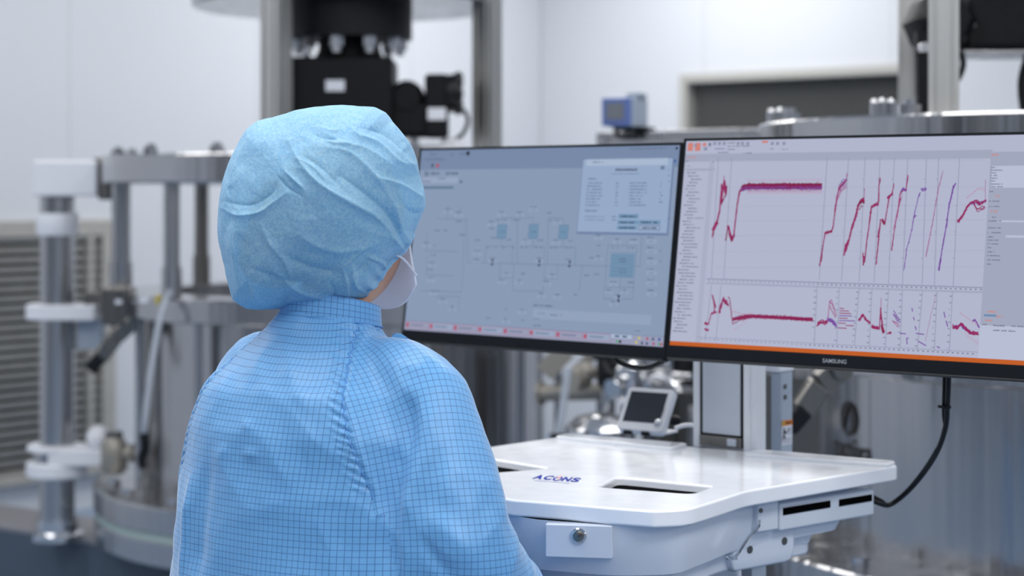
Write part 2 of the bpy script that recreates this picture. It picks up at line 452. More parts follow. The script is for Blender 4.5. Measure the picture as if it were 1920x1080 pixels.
mb = MB(); mb.lathe([(.045, -.07), (.058, -.05), (.058, .06), (.03, .07)], (x + .2, y - .03, 1.82), (0, 1, 0), 20); mb.build('coupling_cap', 'black_motor', M1)
mb = MB(); mb.box((x + .30, y - .05, 1.79), (.078, .12, .215)); mb.build('actuator', 'black_motor', M1, bevel=.012)
mb = MB(); mb.box((x + .302, y - .112, 1.763), (.06, .004, .04)); mb.build('actuator_label', 'label_white', M1)
mb = MB()
mb.lathe([(.066, 0), (.066, .03), (.05, .05)], (x + .336, y - .05, 1.835), (1, 0, 0), 10)
for k in range(8):
    a = R(45 * k); mb.sphere((x + .372, y - .05 + .052 * math.cos(a), 1.835 + .056 * math.sin(a)), .018, 8)
mb.build('hand_wheel', 'black_plastic', M1)
mb = MB(); mb.tube([(x + .39, y - .06, 1.78), (x + .405, y - .06, 1.74), (x + .38, y - .06, 1.69), (x + .33, y - .04, 1.68)], .007); mb.build('actuator_cable', 'black_plastic', M1)
mb = MB(); mb.box((x + .30, y - .02, 1.655), (.18, .1, .022)); mb.box((x + .34, y - .04, 1.675), (.05, .06, .03)); mb.box((x + .22, y - .02, 1.675), (.03, .06, .04))
mb.cyl((x + .16, y - .02, 1.625), (x + .16, y - .02, 1.69), .018); mb.cyl((x + .38, y - .02, 1.625), (x + .38, y - .02, 1.66), .015)
mb.build('bracket', 'white_block', M1, bevel=.004)
# clamps and labels on the left machine
p = rel(205, 330, 6.62)
mb = MB(); mb.lathe([(.05, -.075), (.06, -.05), (.06, .05), (.05, .06)], p + Vector((.0, 0, .005)), n=28); mb.build('end_clamp', 'steel_dark', M1)
mb = MB(); p = rel(222, 572, 6.3); mb.box(p, (.1, .12, .13)); mb.build('flange_clamp', 'steel_dark', M1, bevel=.012)
mb = MB(); p = rel(228, 600, 6.3); mb.cyl(p, p - Vector((0, 0, .05)), .036, 24); mb.build('clamp_knob', 'steel_dark', M1, bevel=.008)
mb = MB(); p = rel(273, 562, 6.1); mb.box(p, (.042, .004, .02)); mb.build('flange_label', 'label_white', M1)
mb = MB(); p = rel(298, 562, 6.05); mb.box(p, (.024, .004, .03)); mb.build('warning_label', 'label_yellow', M1)
for u, v, Y in ((222, 566, 6.23),):
    mb = MB(); mb.box(rel(u, v, Y), (.022, .004, .014)); mb.build('clamp_label', 'label_white', M1)
# thin clear hose over the flange down to the base
tag(MB().tube([at(325, 535, 6.0), at(318, 548, 5.98), at(300, 600, 5.94), at(284, 690, 5.9), at(273, 780, 5.88), at(270, 815, 5.9)], .011).build('hose', 'hose_clear'),
    'clear thin hose hanging down the left process vessel', 'hose')
mb = MB(); mb.tube([at(270, 812, 5.9), at(272, 840, 5.9), at(266, 858, 5.92), at(268, 872, 5.96)], .016); o = mb.build('hose_fitting', 'black_plastic')
tag(o, 'black fitting at the lower end of the thin hose', 'fitting')

# lifting post with white collars, left of the left machine
post = thing('lifting_post', 'polished steel post with white clamp collars at left', 'post', (-1.6, 6.57, .281))
Yp = 6.57; zp = lambda v: H - (v - V0) / F * Yp - .281
mb = MB(); mb.cyl((0, 0, 0), (0, 0, zp(366)), .061, 48); mb.build('post_tube', 'steel', post)
mb = MB(); mb.lathe([(.09, 0), (.09, .022), (.072, .03), (.072, .075)], n=40); mb.build('post_foot', 'steel_bright', post)
for k in range(4):
    a = R(45 + 90 * k); mb = MB(); mb.cyl((.078 * math.cos(a), .078 * math.sin(a), .02), (.078 * math.cos(a), .078 * math.sin(a), .036), .012, 6); mb.build('foot_bolt', 'steel_bright', post)
mb = MB(); mb.box((.045, 0, (zp(368) + zp(302)) / 2), (.222, .17, zp(302) - zp(368))); mb.build('top_clamp', 'white_block', post, bevel=.008)
mb = MB(); mb.box((.178, 0.0, (zp(380) + zp(290)) / 2), (.05, .12, zp(292) - zp(372))); mb.build('clamp_jaw', 'steel_dark', post, bevel=.01)
mb = MB(); mb.lathe([(.071, zp(441)), (.073, zp(439)), (.073, zp(402)), (.071, zp(400))], n=40); mb.build('upper_collar', 'white_block', post)
mb = MB(); mb.prism(rounded([(-.105, -.09), (.155, -.09), (.155, .09), (-.105, .09)], [.08, .02, .02, .08], 8), zp(598), zp(570)); mb.build('guide_plate', 'white_block', post, bevel=.005)
mb = MB(); mb.box((.17, 0, zp(566)), (.14, .08, .075)); mb.build('guide_block', 'steel_dark', post, bevel=.008)
mb = MB(); mb.box((.115, .02, (zp(598) + zp(655)) / 2), (.09, .06, zp(598) - zp(655))); mb.build('guide_rail', 'grey_cover', post, bevel=.006)
mb = MB(); mb.lathe([(.1, zp(893)), (.108, zp(889)), (.108, zp(868)), (.1, zp(864))], n=40); mb.build('lower_collar', 'white_block', post)
mb = MB(); mb.lathe([(.104, zp(843)), (.104, zp(836)), (.1, zp(834))], n=40); mb.build('collar_rim', 'white_block', post)
mb = MB(); mb.lathe([(.082, zp(866)), (.082, zp(842))], n=40); mb.build('collar_core', 'steel', post)
mb = MB(); mb.box((.1, -.05, (zp(836) + zp(868)) / 2), (.22, .1, zp(838) - zp(868))); mb.build('swing_arm', 'white_block', post, bevel=.006)
mb = MB(); gq = [(.06, zp(868)), (.115, zp(868)), (.078, zp(893))]; mb.loft([[(x, y, z) for x, z in gq] for y in (-.045, .0)]); mb.build('arm_gusset', 'grey_cover', post)
mb = MB(); mb.sphere((.15, -.03, zp(818)), .042, 20); mb.build('ball_joint', 'white_block', post)
vp = at(214, 850, 6.36)
vt = thing('valve', 'small beige valve body beside the white swing arm', 'valve', (vp.x, vp.y, vp.z - .07))
mb = MB(); mb.lathe([(.03, .0), (.045, .02), (.045, .1), (.03, .125)], n=20); mb.build('valve_body', 'beige_pipe', vt)
mb = MB(); mb.cyl((0, 0, .07), (.09, -.03, .075), .02, 16); mb.cyl((.06, -.02, .073), (.075, -.025, .074), .032, 16); mb.build('valve_outlet', 'beige_pipe', vt)
mb = MB(); mb.cyl((0, 0, .12), (0, 0, .145), .03, 16); mb.build('valve_knob', 'steel_dark', vt)

# the skid the left machine stands on, slate front panel
sk = thing('machine_skid', 'long slate-grey machine skid along the floor at lower left', 'platform', (0, 0, 0))
P_ = [(-2.94, 7.59), (.62, 5.08), (1.62, 6.45), (-.72, 8.1), (-1.50, 6.96), (-2.70, 7.80)]
mb = MB(); mb.prism(P_, .0, .262); mb.build('front_panel', 'slate_panel', sk)
mb = MB(); mb.prism(P_, .262, .28); mb.build('top_plate', 'skid_top', sk, bevel=.004)

# the right-hand machine, nearer
C2 = Vector((1.47, 4.65, 0))
M2, pol2 = machine(C2, 'nearer steel process vessel at the right edge, emblem on its vessel', (1.585, 1.672, 1.08, 1.16, .42, .655, 2.35, .3),
    [(.955 - C2.x, 4.13 - C2.y, .066), (1.063 - C2.x, 5.0 - C2.y, .056)], [200, 229, 140, 276, 320, 5, 50, 95],
    (at(1572, 690, 4.12) - C2, at(1502, 772, 4.10) - C2), False)
def rel2(u, v, Y): return at(u, v, Y) - C2
mb = MB(); mb.box(rel2(1900, 52, 4.75) + Vector((.06, 0, 0)), (.44, .34, .128)); mb.build('gearbox', 'black_motor', M2, bevel=.012)
mb = MB(); p = rel2(1764, 40, 4.62); mb.lathe([(.05, -.1), (.075, -.06), (.075, .1)], p, (0, 1, 0), 8); mb.build('drive_end_cap', 'black_motor', M2)
mb = MB(); p = rel2(1790, 45, 4.75); mb.box(p, (.16, .12, .1)); mb.build('drive_coupling', 'black_motor', M2, bevel=.01)
mb = MB(); p = rel2(1816, 41, 4.57); mb.box(p, (.032, .004, .022)); mb.build('gearbox_label', 'label_white', M2)
mb = MB(); p = rel2(1819, 31, 4.566); mb.box(p, (.026, .004, .008)); mb.build('gearbox_label_stripe', 'label_yellow', M2)
mb = MB(); p = rel2(1900, 103, 4.7); mb.box(p, (.38, .2, .012)); mb.build('mount_plate', 'steel', M2, bevel=.003)
mb = MB(); p = rel2(1800, 118, 4.6); mb.tube([p + Vector((0, 0, .03)), p + Vector((.008, 0, 0)), p + Vector((0, 0, -.03)), p + Vector((-.02, 0, -.06))], .008); mb.build('drive_cable', 'black_plastic', M2)
mb = MB(); mb.tube([rel2(1930, 100, 4.7), rel2(1917, 150, 4.7), rel2(1920, 200, 4.7), rel2(1930, 230, 4.7)], .012); mb.build('motor_cable', 'black_plastic', M2)
mb = MB(); mb.bar(rel2(1728, 60, 4.55), rel2(1731, 230, 4.55), .03, .03); mb.build('cable_duct', 'black_motor', M2)
mb = MB(); p = rel2(1730, 90, 4.5); mb.cyl(p, p + Vector((0, -.03, 0)), .012); mb.build('duct_screw', 'steel_bright', M2)
for u, v in ((1446, 208), (1462, 206), (1478, 207), (1640, 190), (1655, 188), (1672, 189)):   # cap nuts on the far side of the ring plate
    p = rel2(u, v, 4.75 if u < 1500 else 4.4)
    mb = MB(); mb.cyl((p.x, p.y, 1.673), (p.x, p.y, p.z - .006), .011, 14); mb.sphere((p.x, p.y, p.z - .004), .011, 10)
    mb.build('cap_nut', 'steel_bright', M2)
# emblem and lettering wrapped on the vessel
def on_body(u, v, r=.7035):
    d = (u - 960) / F
    A = d * d + 1; B = -2 * (d * C2.x + C2.y); Cc = C2.x ** 2 + C2.y ** 2 - r * r
    Y = (-B - math.sqrt(max(0, B * B - 4 * A * Cc))) / (2 * A)
    return at(u, v, Y) - C2
ctr = on_body(1590, 785); a0 = math.atan2(ctr.y, ctr.x)
def wrap(x, z, r=.7035):
    a = a0 + x / r
    return Vector((r * math.cos(a), r * math.sin(a), ctr.z + z))
mb = MB(); Rr = .041; n = 40                                        # ring-like emblem: a disc with a drop cut out of it
out = [(Rr * math.sin(2 * PI * k / n), Rr * math.cos(2 * PI * k / n)) for k in range(n + 1)]
def drop(k):
    t = 2 * PI * k / n
    s = max(0., (1 + math.cos(t)) / 2)
    w = .0195 * math.sin(t) * (1 - s) ** .9 + .0035 * math.sin(t)
    return (w - .007 + .010 * s + (.004 if s > .6 else 0), -.006 + .040 * math.cos(t) * (.72 if math.cos(t) < 0 else 1.02))
V_ = [(mb.bm.verts.new(wrap(*out[k])), mb.bm.verts.new(wrap(*drop(k)))) for k in range(n)]
for k in range(n):
    j = (k + 1) % n
    mb.bm.faces.new((V_[k][0], V_[j][0], V_[j][1], V_[k][1]))
mb.build('emblem', 'logo_dark', M2, smooth=False)
tm = text_mesh('optiva', .078, 'logo_dark', 'lettering', M2, Matrix.Identity(4), extrude=0, offset=.0012)
for vv in tm.data.vertices: vv.co = wrap(vv.co.x + .002, vv.co.y - .075)
sk2 = thing('machine_plinth', 'low grey plinth under the process vessel at right', 'platform', (C2.x, C2.y, 0), -YW)
mb = MB(); mb.prism([(-.72, -.70), (.72, -.70), (.72, .70), (-.72, .70)], 0, .3); mb.build('plinth_block', 'slate_panel', sk2, bevel=.006)

# ================================================================== valve skid seen between the column and the cart
vs = thing('valve_rack', 'steel pipe and valve rack seen under the left monitor', 'rack', (.62, 5.9, 0), -YW)
Mv = Matrix.Translation((.62, 5.9, 0)) @ Matrix.Rotation(-YW, 4, 'Z'); Mvi = Mv.inverted()
def L(u, v, Y): return Mvi @ at(u, v, Y)
def bar(mb, a, b, w, h): mb.bar(L(*a), L(*b), w, h)
mb = MB()
for x, y in ((-.42, .28), (.62, .28), (-.42, .02), (.62, .02)): mb.box((x, y, .991), (.04, .04, 1.418))
for z in (.45, .95, 1.66):
    mb.box((.1, .28, z), (1.0, .035, .035)); mb.box((.1, .02, z), (1.0, .035, .035)); mb.box((-.42, .15, z), (.035, .24, .035)); mb.box((.62, .15, z), (.035, .24, .035))
mb.build('frame', 'steel', vs, bevel=.003)
mb = MB(); mb.box((.1, .15, 1.69), (1.06, .3, .02)); mb.build('top_shelf', 'steel', vs, bevel=.004)
mb = MB(); mb.box((.1, .31, .65), (1.0, .02, .7)); mb.build('back_panel', 'steel_dark', vs)
mb = MB(); mb.box((.1, .31, 1.2), (1.0, .02, .45)); mb.build('upper_panel', 'beige_pipe', vs)
mb = MB(); p, q = L(1012, 737, 5.75), L(1195, 732, 5.6); mb.cyl(p, q, .026, 24); mb.cyl(p, p.lerp(q, .03), .036, 24); mb.build('header_pipe', 'beige_pipe', vs)
mb = MB(); p, q = L(1225, 722, 5.6), L(1330, 726, 5.5); mb.cyl(p, q, .02, 24); mb.build('branch_pipe', 'steel_bright', vs)
mb = MB(); mb.bar(L(1020, 700, 5.6), L(1062, 655, 5.6), .02, .06); mb.build('brace', 'beige_pipe', vs)
mb = MB(); mb.bar(L(1035, 738, 5.72), L(1118, 660, 5.66), .02, .028); mb.build('brace', 'beige_pipe', vs)
mb = MB(); p = L(1095, 712, 5.55); mb.cyl(p, p + Vector((0, -.06, 0)), .03, 24); mb.lathe([(.03, 0), (.045, .01), (.045, .03), (.02, .05)], p + Vector((0, 0, .0)), (0, 0, 1), 20); mb.build('pressure_gauge', 'beige_pipe', vs)
mb = MB(); p = L(1152, 695, 5.45)
mb.lathe([(.03, -.06), (.05, -.04), (.05, .05), (.03, .08)], p, n=24); mb.box(p + Vector((-.02, 0, .06)), (.08, .06, .06)); mb.build('valve_actuator', 'black_motor', vs, bevel=.006)
mb = MB(); p = L(1180, 715, 5.4)
mb.lathe([(.045, -.05), (.052, -.03), (.052, .04), (.03, .06)], p, n=28); mb.cyl(p, p + Vector((-.01, -.07, -.02)), .032, 24); mb.build('diaphragm_valve', 'steel_bright', vs)
mb = MB(); p = L(1174, 711, 5.3); mb.cyl(p, p + Vector((-.01, -.02, 0)), .014, 20); mb.build('valve_stem', 'chrome', vs)
mb = MB(); p = L(1240, 740, 5.35)
for k in range(9):
    a = R(20 * k + 10); b = R(20 * k + 30); mb.cyl(p + Vector((.06 * math.cos(a), 0, .05 * math.sin(a))), p + Vector((.06 * math.cos(b), 0, .05 * math.sin(b))), .015, 12)
mb.build('pipe_bend', 'steel_bright', vs)
mb = MB(); p = L(1222, 700, 5.5); mb.cyl(p, p + Vector((0, -.05, 0)), .02, 20); mb.cyl(p + Vector((-.06, 0, 0)), p + Vector((.14, 0, 0)), .012, 16); mb.build('sample_port', 'steel_bright', vs)
mb = MB(); p = L(1283, 690, 5.5); mb.lathe([(.05, -.03), (.05, .06), (.035, .08)], p, n=24); mb.build('solenoid', 'black_motor', vs)
mb = MB(); mb.tube([L(1135, 660, 5.4), L(1133, 678, 5.4), L(1142, 700, 5.38), L(1158, 704, 5.38)], .012); mb.build('actuator_hose', 'black_plastic', vs)
mb = MB(); p = L(1254, 690, 5.45); mb.cyl(p + Vector((0, 0, -.05)), p + Vector((0, 0, .08)), .014, 16); mb.build('sight_glass', 'steel_bright', vs)
for u, v0_, v1_ in ((1178, 760, 850), (1303, 760, 850), (1140, 730, 850)):
    mb = MB(); mb.cyl(L(u, v0_, 5.5), L(u, v1_ + 60, 5.5), .022, 20); mb.build('drop_pipe', 'steel', vs)
mb = MB(); p = L(1125, 815, 5.35); mb.lathe([(.1, -.2), (.1, .02), (.07, .05), (.03, .06)], p, n=32); mb.build('filter_housing', 'steel_bright', vs)
tag(MB().tube([at(1066, 690, 5.2), at(1062, 720, 5.2), at(1056, 760, 5.2), at(1050, 800, 5.2), at(1046, 822, 5.2)], .012).build('hose', 'hose_clear'),
    'clear hose hanging from the valve rack, left of the small tablet', 'hose')
mb = MB(); p = at(1045, 826, 5.2); mb.cyl(p + Vector((0, 0, .02)), p + Vector((0, 0, -.03)), .02, 16)
tag(mb.build('hose_fitting', 'black_plastic'), 'black end fitting of the clear hose under left monitor', 'fitting')
# small blue transmitter on the top shelf of the rack
ip = at(1178, 236, 6.1); zs_ = 1.701
ins = thing('transmitter', 'small blue-faced transmitter box on a rack shelf', 'instrument', (ip.x, ip.y, zs_), -.5)
hz = H + (V0 - 211) / F * 6.1 - zs_
mb = MB(); mb.prism(rounded([(-.05, -.06), (.05, -.06), (.045, .06), (-.045, .06)], .01, 3), hz - .05, hz + .048); mb.build('housing', 'instrument_body', ins, bevel=.006)
mb = MB(); mb.box((-.012, -.064, hz), (.104, .01, .092)); mb.build('front_bezel', 'instrument_blue', ins, bevel=.004)
mb = MB(); mb.box((-.014, -.0705, hz + .002), (.064, .003, .056)); mb.build('display', 'screen_grey', ins)
mb = MB(); mb.box((.03, 0, hz + .055), (.05, .06, .016)); mb.build('cable_gland', 'instrument_body', ins, bevel=.003)
mb = MB(); mb.box((.02, 0, (hz - .05) / 2), (.07, .05, hz - .05)); mb.box((.03, .0, .006), (.1, .08, .012)); mb.tube([(-.03, -.03, hz - .05), (-.02, -.035, hz - .075), (.03, -.03, hz - .08), (.06, -.03, .01)], .009)
mb.build('mounting_foot', 'black_plastic', ins, bevel=.004)
# ================================================================== computer cart
ZT = 1.064                                 # height of the worktop
AC = .715
Wc, Dc = ew(AC), ed(AC)
c0 = onz(1352, 838, ZT)                    # foot of the lift column, front face
cart = thing('computer_cart', 'white wheeled computer cart under the two monitors', 'cart', (c0.x, c0.y, 0), -AC)
Mc = Matrix.Translation((c0.x, c0.y, 0)) @ Matrix.Rotation(-AC, 4, 'Z'); Mci = Mc.inverted()
def T(u, v, z=ZT):
    """cart coordinates of the point of height z seen at a pixel"""
    return Mci @ onz(u, v, z)
def T2(u, v, z=ZT): p = T(u, v, z); return (p.x, p.y)
p_rl, p_rr = T2(1060, 817), T2(1694, 871)
fr = [T2(1401, 920), T2(1330, 943), T2(1288, 955), T2(1225, 957.5), T2(1134, 951), T2(1050, 944), T2(965, 937)]
left_side = T2(929, 836)
# outline counter-clockwise from the rear left corner: left side, bowed front, right side
dl = Vector(left_side) - Vector(p_rl); fl = Vector(p_rl) + dl * 3.1
outline = [p_rl, tuple(fl), (fl.x + .03, fl.y - .05), (fl.x + .10, fl.y - .095), (fr[-1][0] - .12, fr[-1][1] + .006)] + fr[::-1] + [p_rr]
rad = [.03, .04, .04, .06, .05, 0, 0, 0, .0, .03, .03, .02, .028]
poly = rounded(outline, rad, 6)
mb = MB(); mb.prism(poly, ZT - .024, ZT)
wt = mb.build('worktop_blank', 'white_gloss')
def cutter(name, pts, r, z0, z1):
    mb = MB(); mb.prism(rounded(pts, r, 5), z0, z1); return mb.build(name, 'white_gloss')
def ccw(p):
    a = sum(p[i - 1][0] * p[i][1] - p[i][0] * p[i - 1][1] for i in range(len(p)))
    return p if a > 0 else p[::-1]
slotR = ccw([T2(1122, 913), T2(1158, 894), T2(1338, 911.5), T2(1297, 926)])
axm = Vector(T2(1037, 897))
dR = [Vector(q) - axm for q in slotR]
slotL = ccw([(axm.x - d.x - .006, axm.y + d.y + .002) for d in dR])
slotB = ccw([T2(1478, 848.5), T2(1484, 846.5), T2(1545, 851.5), T2(1538, 854)])
slotC = ccw([T2(1600, 860), T2(1608, 857.5), T2(1666, 863), T2(1658, 866)])
for k, (s, r, z0) in enumerate(((slotR, .016, ZT - .1), (slotL, .016, ZT - .1), (slotB, .002, ZT - .012), (slotC, .002, ZT - .006))):
    c = cutter('cut', s, r, z0, ZT + .05)
    b = wt.modifiers.new('b%d' % k, 'BOOLEAN'); b.operation = 'DIFFERENCE'; b.object = c; b.solver = 'EXACT'
me = evaluated(wt)
for o in [o for o in COL.objects if o.name.startswith('cut') or o.name.startswith('worktop_blank')]: bpy.data.objects.remove(o)
me.materials.clear()
link_mesh('worktop', me, 'white_gloss', cart, angle=30, bevel=.004, seg=3)
mb = MB(); mb.prism([T2(1476, 853), T2(1540, 858), T2(1546, 850), T2(1482, 845)], ZT - .0115, ZT - .0105); mb.build('port_recess', 'grey_cover', cart)
# raised ledge along the rear of the worktop
v = Vector(p_rr) - Vector(p_rl); vn = Vector((v.y, -v.x)).normalized()
a_, b_ = Vector(p_rl), Vector(p_rr)
led = [tuple(a_ + v * .012 + vn * .002), tuple(a_ + v * .02 + vn * .055), tuple(a_ + v * .36 + vn * .075), tuple(a_ + v * .97 + vn * .06), tuple(a_ + v * .988 + vn * .002)]
mb = MB()
def ledge_part(t0, t1, w0, w1):
    mb.prism(rounded([tuple(a_ + v * t0 + vn * .003), tuple(a_ + v * t0 + vn * w0), tuple(a_ + v * t1 + vn * w1), tuple(a_ + v * t1 + vn * .003)], .012, 4), ZT - .002, ZT + .006)
ledge_part(.012, .395, .05, .068); ledge_part(.60, .985, .062, .045)
mb.build('rear_ledge', 'white_gloss', cart, bevel=.003)
for q, nm in ((slotR, 'slot_shade_fill'), (slotL, 'slot_shade_fill')):  # near-black fills paint in the shade inside the slots
    c_ = sum((Vector(p) for p in q), Vector((0, 0))) / 4
    mb = MB(); mb.prism(rounded([tuple(c_ + (Vector(p) - c_) * .985) for p in q], .016, 5), ZT - .08, ZT - .0115); mb.build(nm, 'dark_slit', cart)
mb = MB(); mb.prism(ccw([T2(1131, 914.5), T2(1139, 909.5), T2(1167, 912), T2(1164, 917)]), ZT - .012, ZT - .006); mb.build('slot_latch', 'grey_plastic', cart, bevel=.002)
# side box with two vent slots at the right
q0, q1 = T(1404, 990, 1.0), T(1640, 950, 1.0)
side_dir = (Vector((q1.x, q1.y)) - Vector((q0.x, q0.y))).normalized(); sn = Vector((side_dir.y, -side_dir.x))
def S(t, off, z): q = Vector((q0.x, q0.y)) + side_dir * t + sn * off; return Vector((q.x, q.y, z))
Ls = (Vector((q1.x, q1.y)) - Vector((q0.x, q0.y))).length
def side_z(u, v):
    """height on the vertical side plane at a pixel, and distance along it"""
    q0w = Mc @ Vector((q0.x, q0.y, 0)); q1w = Mc @ Vector((q1.x, q1.y, 0)); d = q1w - q0w; k = (u - 960) / F
    t = (k * q0w.y - q0w.x) / (d.x - k * d.y); Y = q0w.y + d.y * t
    return t * Ls, H - (v - V0) / F * Y
# body under the worktop: drawer front, side panels, dark interior
def inset(u, v, z): return T(u, v, z)
zb = .965
fa = [T(968, 992, 1.03), T(1061, 1000, 1.03), T(1130, 1003, 1.03), T(1260, 1003, 1.03), T(1330, 985, 1.03)]
lx = fl.x + .05
body_poly = [(lx + .02, -.03), (lx, fl.y - .02), (fa[0].x - .14, fa[0].y + .06), (fa[0].x, fa[0].y + .03), (fa[2].x, fa[2].y + .026), (fa[3].x - .01, fa[3].y + .03), tuple(S(.0, -.008, 0).xy), tuple(S(Ls - .03, -.02, 0).xy), (p_rr[0] - .08, -.03)]
bp = [Vector(q) for q in body_poly]
cen = sum(bp, Vector((0, 0))) / len(bp)
rings = []
for z, s in ((ZT - .024, 1.0), (1.012, .995), (.985, .96), (.966, .93)):
    rings.append([(cen.x + (q.x - cen.x) * s, cen.y + (q.y - cen.y) * s, z) for q in rounded([tuple(q) for q in bp], .03, 4)])
mb = MB(); mb.loft(rings, cap0=False); 
mb.build('tray_body', 'pale_blue_plastic', cart, angle=50)
mb = MB(); mb.prism(rounded([tuple(cen + (q - cen) * .9) for q in bp], .03, 4), ZT - .06, ZT - .058); mb.build('slot_shade_plate', 'dark_slit', cart)  # black plate colours in the unlit space below the slots
# deeper lower tray with its bright lip, and the pull-out keyboard tray
mb = MB(); mb.prism(rounded([tuple(cen + (q - cen) * .8) for q in bp], .03, 4), .93, .967); mb.build('lower_tray', 'pale_blue_plastic', cart, bevel=.006)
kq = [(lx + .08, fl.y - .01), (fa[0].x - .10, fa[0].y + .0), (fa[2].x + .02, fa[2].y + .05), (fa[3].x - .1, -.12), (lx + .1, -.12)]
mb = MB(); mb.prism(rounded(kq, .02, 4), .812, .824); mb.build('keyboard_tray', 'black_plastic', cart, bevel=.003)
for q in ((lx + .12, -.14), (fa[3].x - .14, -.16)):
    mb = MB(); mb.box((q[0], q[1], .878), (.02, .04, .11)); mb.build('tray_hanger', 'grey_plastic', cart)
da, db = T(990, 1000, 1.03), T(1120, 1003, 1.03)
mb = MB(); mb.bar((da.x, da.y + .0390, 1.016), (db.x, db.y + .0350, 1.016), .016, .046); mb.build('drawer_front', 'pale_blue_plastic', cart, bevel=.002)
# keyed lock in the drawer front
pa_, pb_ = Vector((da.x, da.y + .0390, 1.016)), Vector((db.x, db.y + .0350, 1.016))
d_ = (pb_ - pa_).normalized(); nrm = Vector((d_.y, -d_.x, 0))
lk_ = pa_.lerp(pb_, .50) + nrm * .0085 + Vector((0, 0, .014))
mb = MB(); mb.lathe([(.0112, -.012), (.0112, .002), (.0098, .0035), (.0084, .0035), (.0084, .002)], lk_ + Vector((0, .0, -.006)), nrm, 28); mb.build('lock_ring', 'chrome', cart)
mb = MB(); mb.lathe([(.0075, 0), (.0075, .0034), (.006, .0042)], lk_ + Vector((0, 0, -.006)), nrm, 24); mb.box(lk_ + nrm * .0044 + Vector((0, 0, -.006)), (.006, .001, .0016)); mb.build('lock_core', 'steel_dark', cart)
t0, z_tl = side_z(1462, 945); t1, z_tr = side_z(1640, 917); _, z_bl = side_z(1462, 993); _, z_br = side_z(1640, 969)
ztop, zbot = (z_tl + z_tr) / 2, (z_bl + z_br) / 2
mb = MB(); th = .05
pq = [S(t0, 0, 0), S(t1, 0, 0), S(t1, -th, 0), S(t0, -th, 0)]
mb.prism(ccw([(p.x, p.y) for p in pq]), zbot, ztop)
mb.build('side_box', 'grey_plastic', cart, bevel=.004)
for (ua, va, ub, vb) in ((1468, 958, 1556, 946), (1573, 943, 1634, 933)):
    ta, za = side_z(ua, va); tb, zb_ = side_z(ub, vb)
    zm = (za + zb_) / 2
    mb = MB(); a, b = S(ta, -.004, zm), S(tb, -.004, zm); mb.bar(a, b, .011, .0105); mb.build('vent_slot', 'dark_slit', cart)
ta, za = side_z(1419, 964); tb, zb2 = side_z(1456, 958)
mb = MB(); pq = [S(ta + .002, .001, 0), S(tb + .004, .001, 0), S(tb + .004, -.03, 0), S(ta + .002, -.03, 0)]
mb.prism(ccw([(p.x, p.y) for p in pq]), zbot + .004, ztop + .008); mb.build('hinge_cover', 'grey_plastic', cart, bevel=.003)
tc_, zc_ = side_z(1425, 957)
mb = MB(); p = S(tc_, .001, zc_); mb.cyl(p, p + Vector((sn.x, sn.y, 0)) * .002, .0035, 16); mb.build('cover_screw', 'steel_dark', cart)
# thin wire clip
w = [side_z(u, v) for u, v in ((1409, 972), (1407, 985), (1392, 1000), (1378, 1020), (1366, 1038), (1352, 1044), (1348, 1041))]
mb = MB(); mb.tube([S(t, .016, z) for t, z in w], .0021, 8); 
t9, z9 = side_z(1360, 1043); mb.lathe([(.006, -.002), (.006, .003)], S(t9, .016, z9), (0, 0, 1), 16); mb.build('wire_clip', 'chrome', cart)
# rounded brackets below the side box
for ua, ub, va, vb, off in ((1392, 1510, 995, 1058, -.02), (1500, 1562, 985, 1030, -.04), (1520, 1585, 975, 1010, -.05)):
    ta, za = side_z(ua, va); tb, zb2 = side_z(ub, vb)
    mb = MB(); pq = [S(ta, off, 0), S(tb, off, 0), S(tb, off - .08, 0), S(ta, off - .08, 0)]
    pc = ccw([(p.x, p.y) for p in pq]); c_ = sum((Vector(p) for p in pc), Vector((0, 0))) / 4
    zlo = min(za, zb2)
    mb.loft([[(c_.x + (x - c_.x) * s, c_.y + (y - c_.y) * s, z) for x, y in pc] for z, s in ((zbot + .01, 1), (zlo + .02, 1), (zlo + .006, .93), (zlo, .8))][::-1])
    mb.build('under_bracket', 'pale_blue_plastic', cart, bevel=.005)
for u, v in ((1424, 1034), (1489, 1018)):
    t9, z9 = side_z(u, v)
    mb = MB(); p = S(t9, -.0195, z9); mb.cyl(p, p + Vector((sn.x, sn.y, 0)) * .0008, .006, 20); mb.build('screw_hole', 'steel_dark', cart)
# lift column
cw = .058
mb = MB(); 
for x in (-cw + .006, cw - .006): mb.box((x, .025, 1.28), (.0135, .05, .44))
mb.box((0, .03, 1.28), (2 * cw - .03, .036, .44))
mb.build('column_frame', 'white_plastic', cart, bevel=.0015)
mb = MB(); mb.box((0, .006, 1.288), (.078, .012, .405)); mb.build('column_panel', 'grey_plastic', cart, bevel=.001)
mb = MB(); mb.box((0, .0085, 1.28), (.0885, .012, .432)); mb.build('column_gap', 'dark_slit', cart)
mb = MB(); mb.box((0, .004, ZT + .0095), (.086, .016, .019)); mb.build('column_latch', 'steel_dark', cart, bevel=.002)
mb = MB(); mb.box((.026, -.006, ZT + .010), (.018, .006, .013)); mb.build('latch_button', 'grey_plastic', cart, bevel=.002)
mb = MB(); mb.box((cw + .006, .018, 1.28), (.012, .03, .44)); mb.build('column_side', 'white_plastic', cart, bevel=.002)
# rear power module beside the column, warning label and screws on its face
pm = T(1431, 838); pn = T(1483, 842)
rp = Vector((cw + .0165, .0745, 0))
mb = MB(); mb.box(rp + Vector((.0, 0, 1.115)), (.022, .036, .155)); mb.build('power_module', 'grey_cover', cart, bevel=.003)
mb = MB(); mb.box(rp + Vector((-.004, 0, 1.208)), (.030, .046, .03)); mb.build('module_cap', 'white_plastic', cart, bevel=.003)
